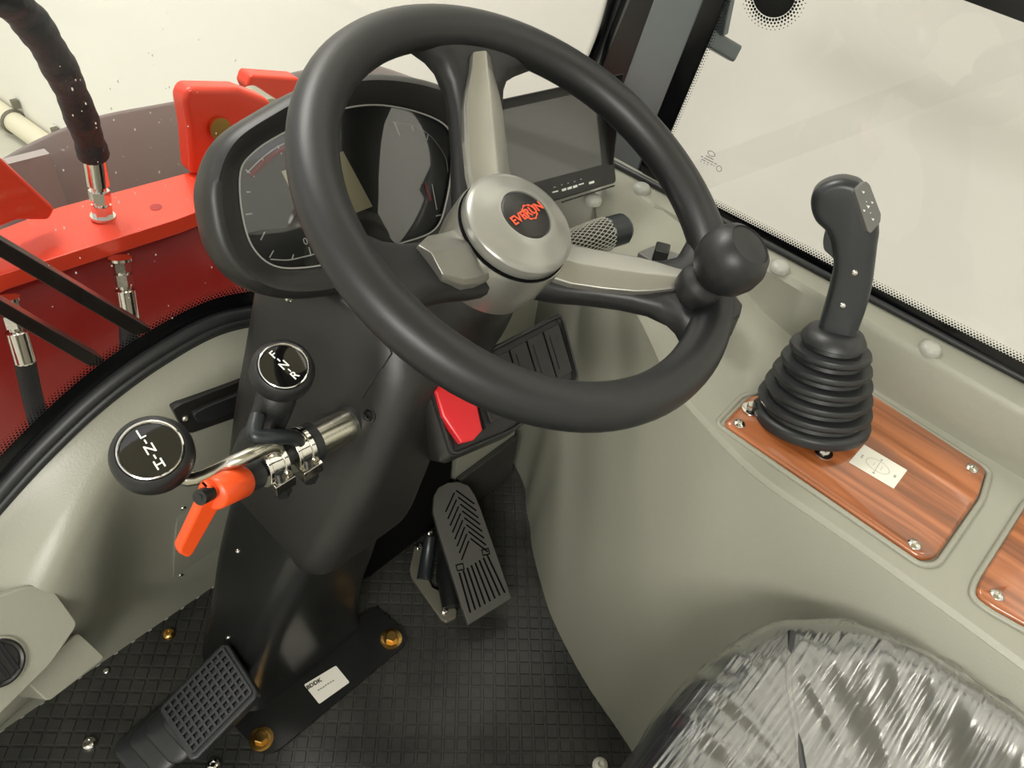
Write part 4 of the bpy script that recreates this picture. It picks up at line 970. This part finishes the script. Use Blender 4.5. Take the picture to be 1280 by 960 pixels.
for k in range(41):
    t = k / 40; c = BF.pt(0, 0, -.02).lerp(V((fb.x, fb.y, .002)), t); wv = (.5 - .5 * math.cos(t * 2 * PI * 4)); s_ = .74 + .25 * wv ** .6 + .14 * t
    nn = BF.n.lerp(V((0, 0, 1)), t).normalized(); f = Frame(c, BF.ex, nn)
    rings.append([f.pt(x, y) for x, y in rrect(.088 * s_, .062 * s_, .014, 5)])
b = B(); b.rings(rings); b.out('boot', 'boot', bp_, smooth=50)

# ------------------------------------------------------------------ loose screws on the floor
for x, y, r, m_, lab in ((112, 930, .0085, 'chrome', 'steel floor screw left of the brake pedal'), (267, 957, .0085, 'chrome', 'steel floor screw just below the brake pedal'), (211, 793, .008, 'gold', 'brass coloured floor bolt in the dark behind the brake pedal'), (750, 957, .010, 'label', 'cream plug on the mat in front of the seat'), (133, 839, .004, 'chrome', 'tiny screw at the foot of the grey front panel')):
    tag(screw(at(x, y, 'z', .001), (0, 0, 1), r, m_, name='floor_screw', h=r * .7), lab, 'screw', 'screws on the cab floor')
for x, y, ob in ((297, 689, 'pedestal'), (285, 797, 'pedestal')):
    pdl = bpy.data.objects[ob]; p, n = hit(x, y, pdl)
    if p: screw(p, n, .003, 'chrome', parent=sc_)

# ------------------------------------------------------------------ driver's seat in film
se = root('driver_seat', (.3, -.3, 0), 'dark seat cushion wrapped in crumpled clear plastic film', 'seat')
ol = [(.275, .020), (.33, .024), (.385, .018), (.435, .006), (.475, -.02), (.505, -.055), (.522, -.10), (.530, -.16), (.530, -.24), (.525, -.36), (.50, -.47), (.30, -.5), (.08, -.47), (.055, -.30), (.06, -.10), (.09, -.02), (.17, .012)]
OL = catm([V((x, y, 0)) for x, y in ol], 8, True); cc_ = V((.30, -.22, 0))
def cushion(off, wr):
    rg = []
    for k, (s_, z) in enumerate([(.93, .30), (.985, .325), (1.0, .355), (.995, .385), (.975, .405), (.945, .418), (.90, .427), (.84, .432), (.76, .434), (.66, .433), (.55, .431), (.42, .430), (.28, .429), (.14, .428), (.02, .428)]):
        row = []
        for p in OL:
            d = p - cc_; q = cc_ + d * s_; q.z = z
            x = q.x
            if .88 > s_ > .0: q.z += .012 * sm(.10, .20, abs(x - .29)) - .003
            q += d.normalized() * off; q.z += off
            if wr:
                e = noise.noise(V((q.x * 9 + q.y * 5, q.y * 30, z * 20))) * .5 + noise.noise(V((q.x * 30, q.y * 7, 3))) * .5
                e = (1 - abs(e) * 2) ** 3; q.z += wr * e; q += d.normalized() * wr * e * .5
            row.append(q)
        rg.append(row)
    return rg
b = B(); b.rings(cushion(0, 0), cap0=True); b.out('cushion', 'seat', se, smooth=60)
b = B(); b.rings(cushion(.003, .0035), cap0=False); b.out('plastic_film', 'film', se, smooth=80, label='crumpled clear plastic film')
b = B(); b.tube(catm([at(990, 790, 'z', .4305), at(986, 850, 'z', .4305), at(994, 905, 'z', .4305), at(1008, 990, 'z', .4305)], 5), .0034, 8); b.out('piping', 'rubber', se)
b = B(); b.rings([sect(.0, .14, .44, -.4, -.05, .03), sect(.22, .14, .44, -.4, -.05, .03), sect(.27, .09, .46, -.46, -.005, .04), sect(.33, .09, .47, -.46, .010, .04)]); b.out('seat_base', 'black', se, smooth=50)
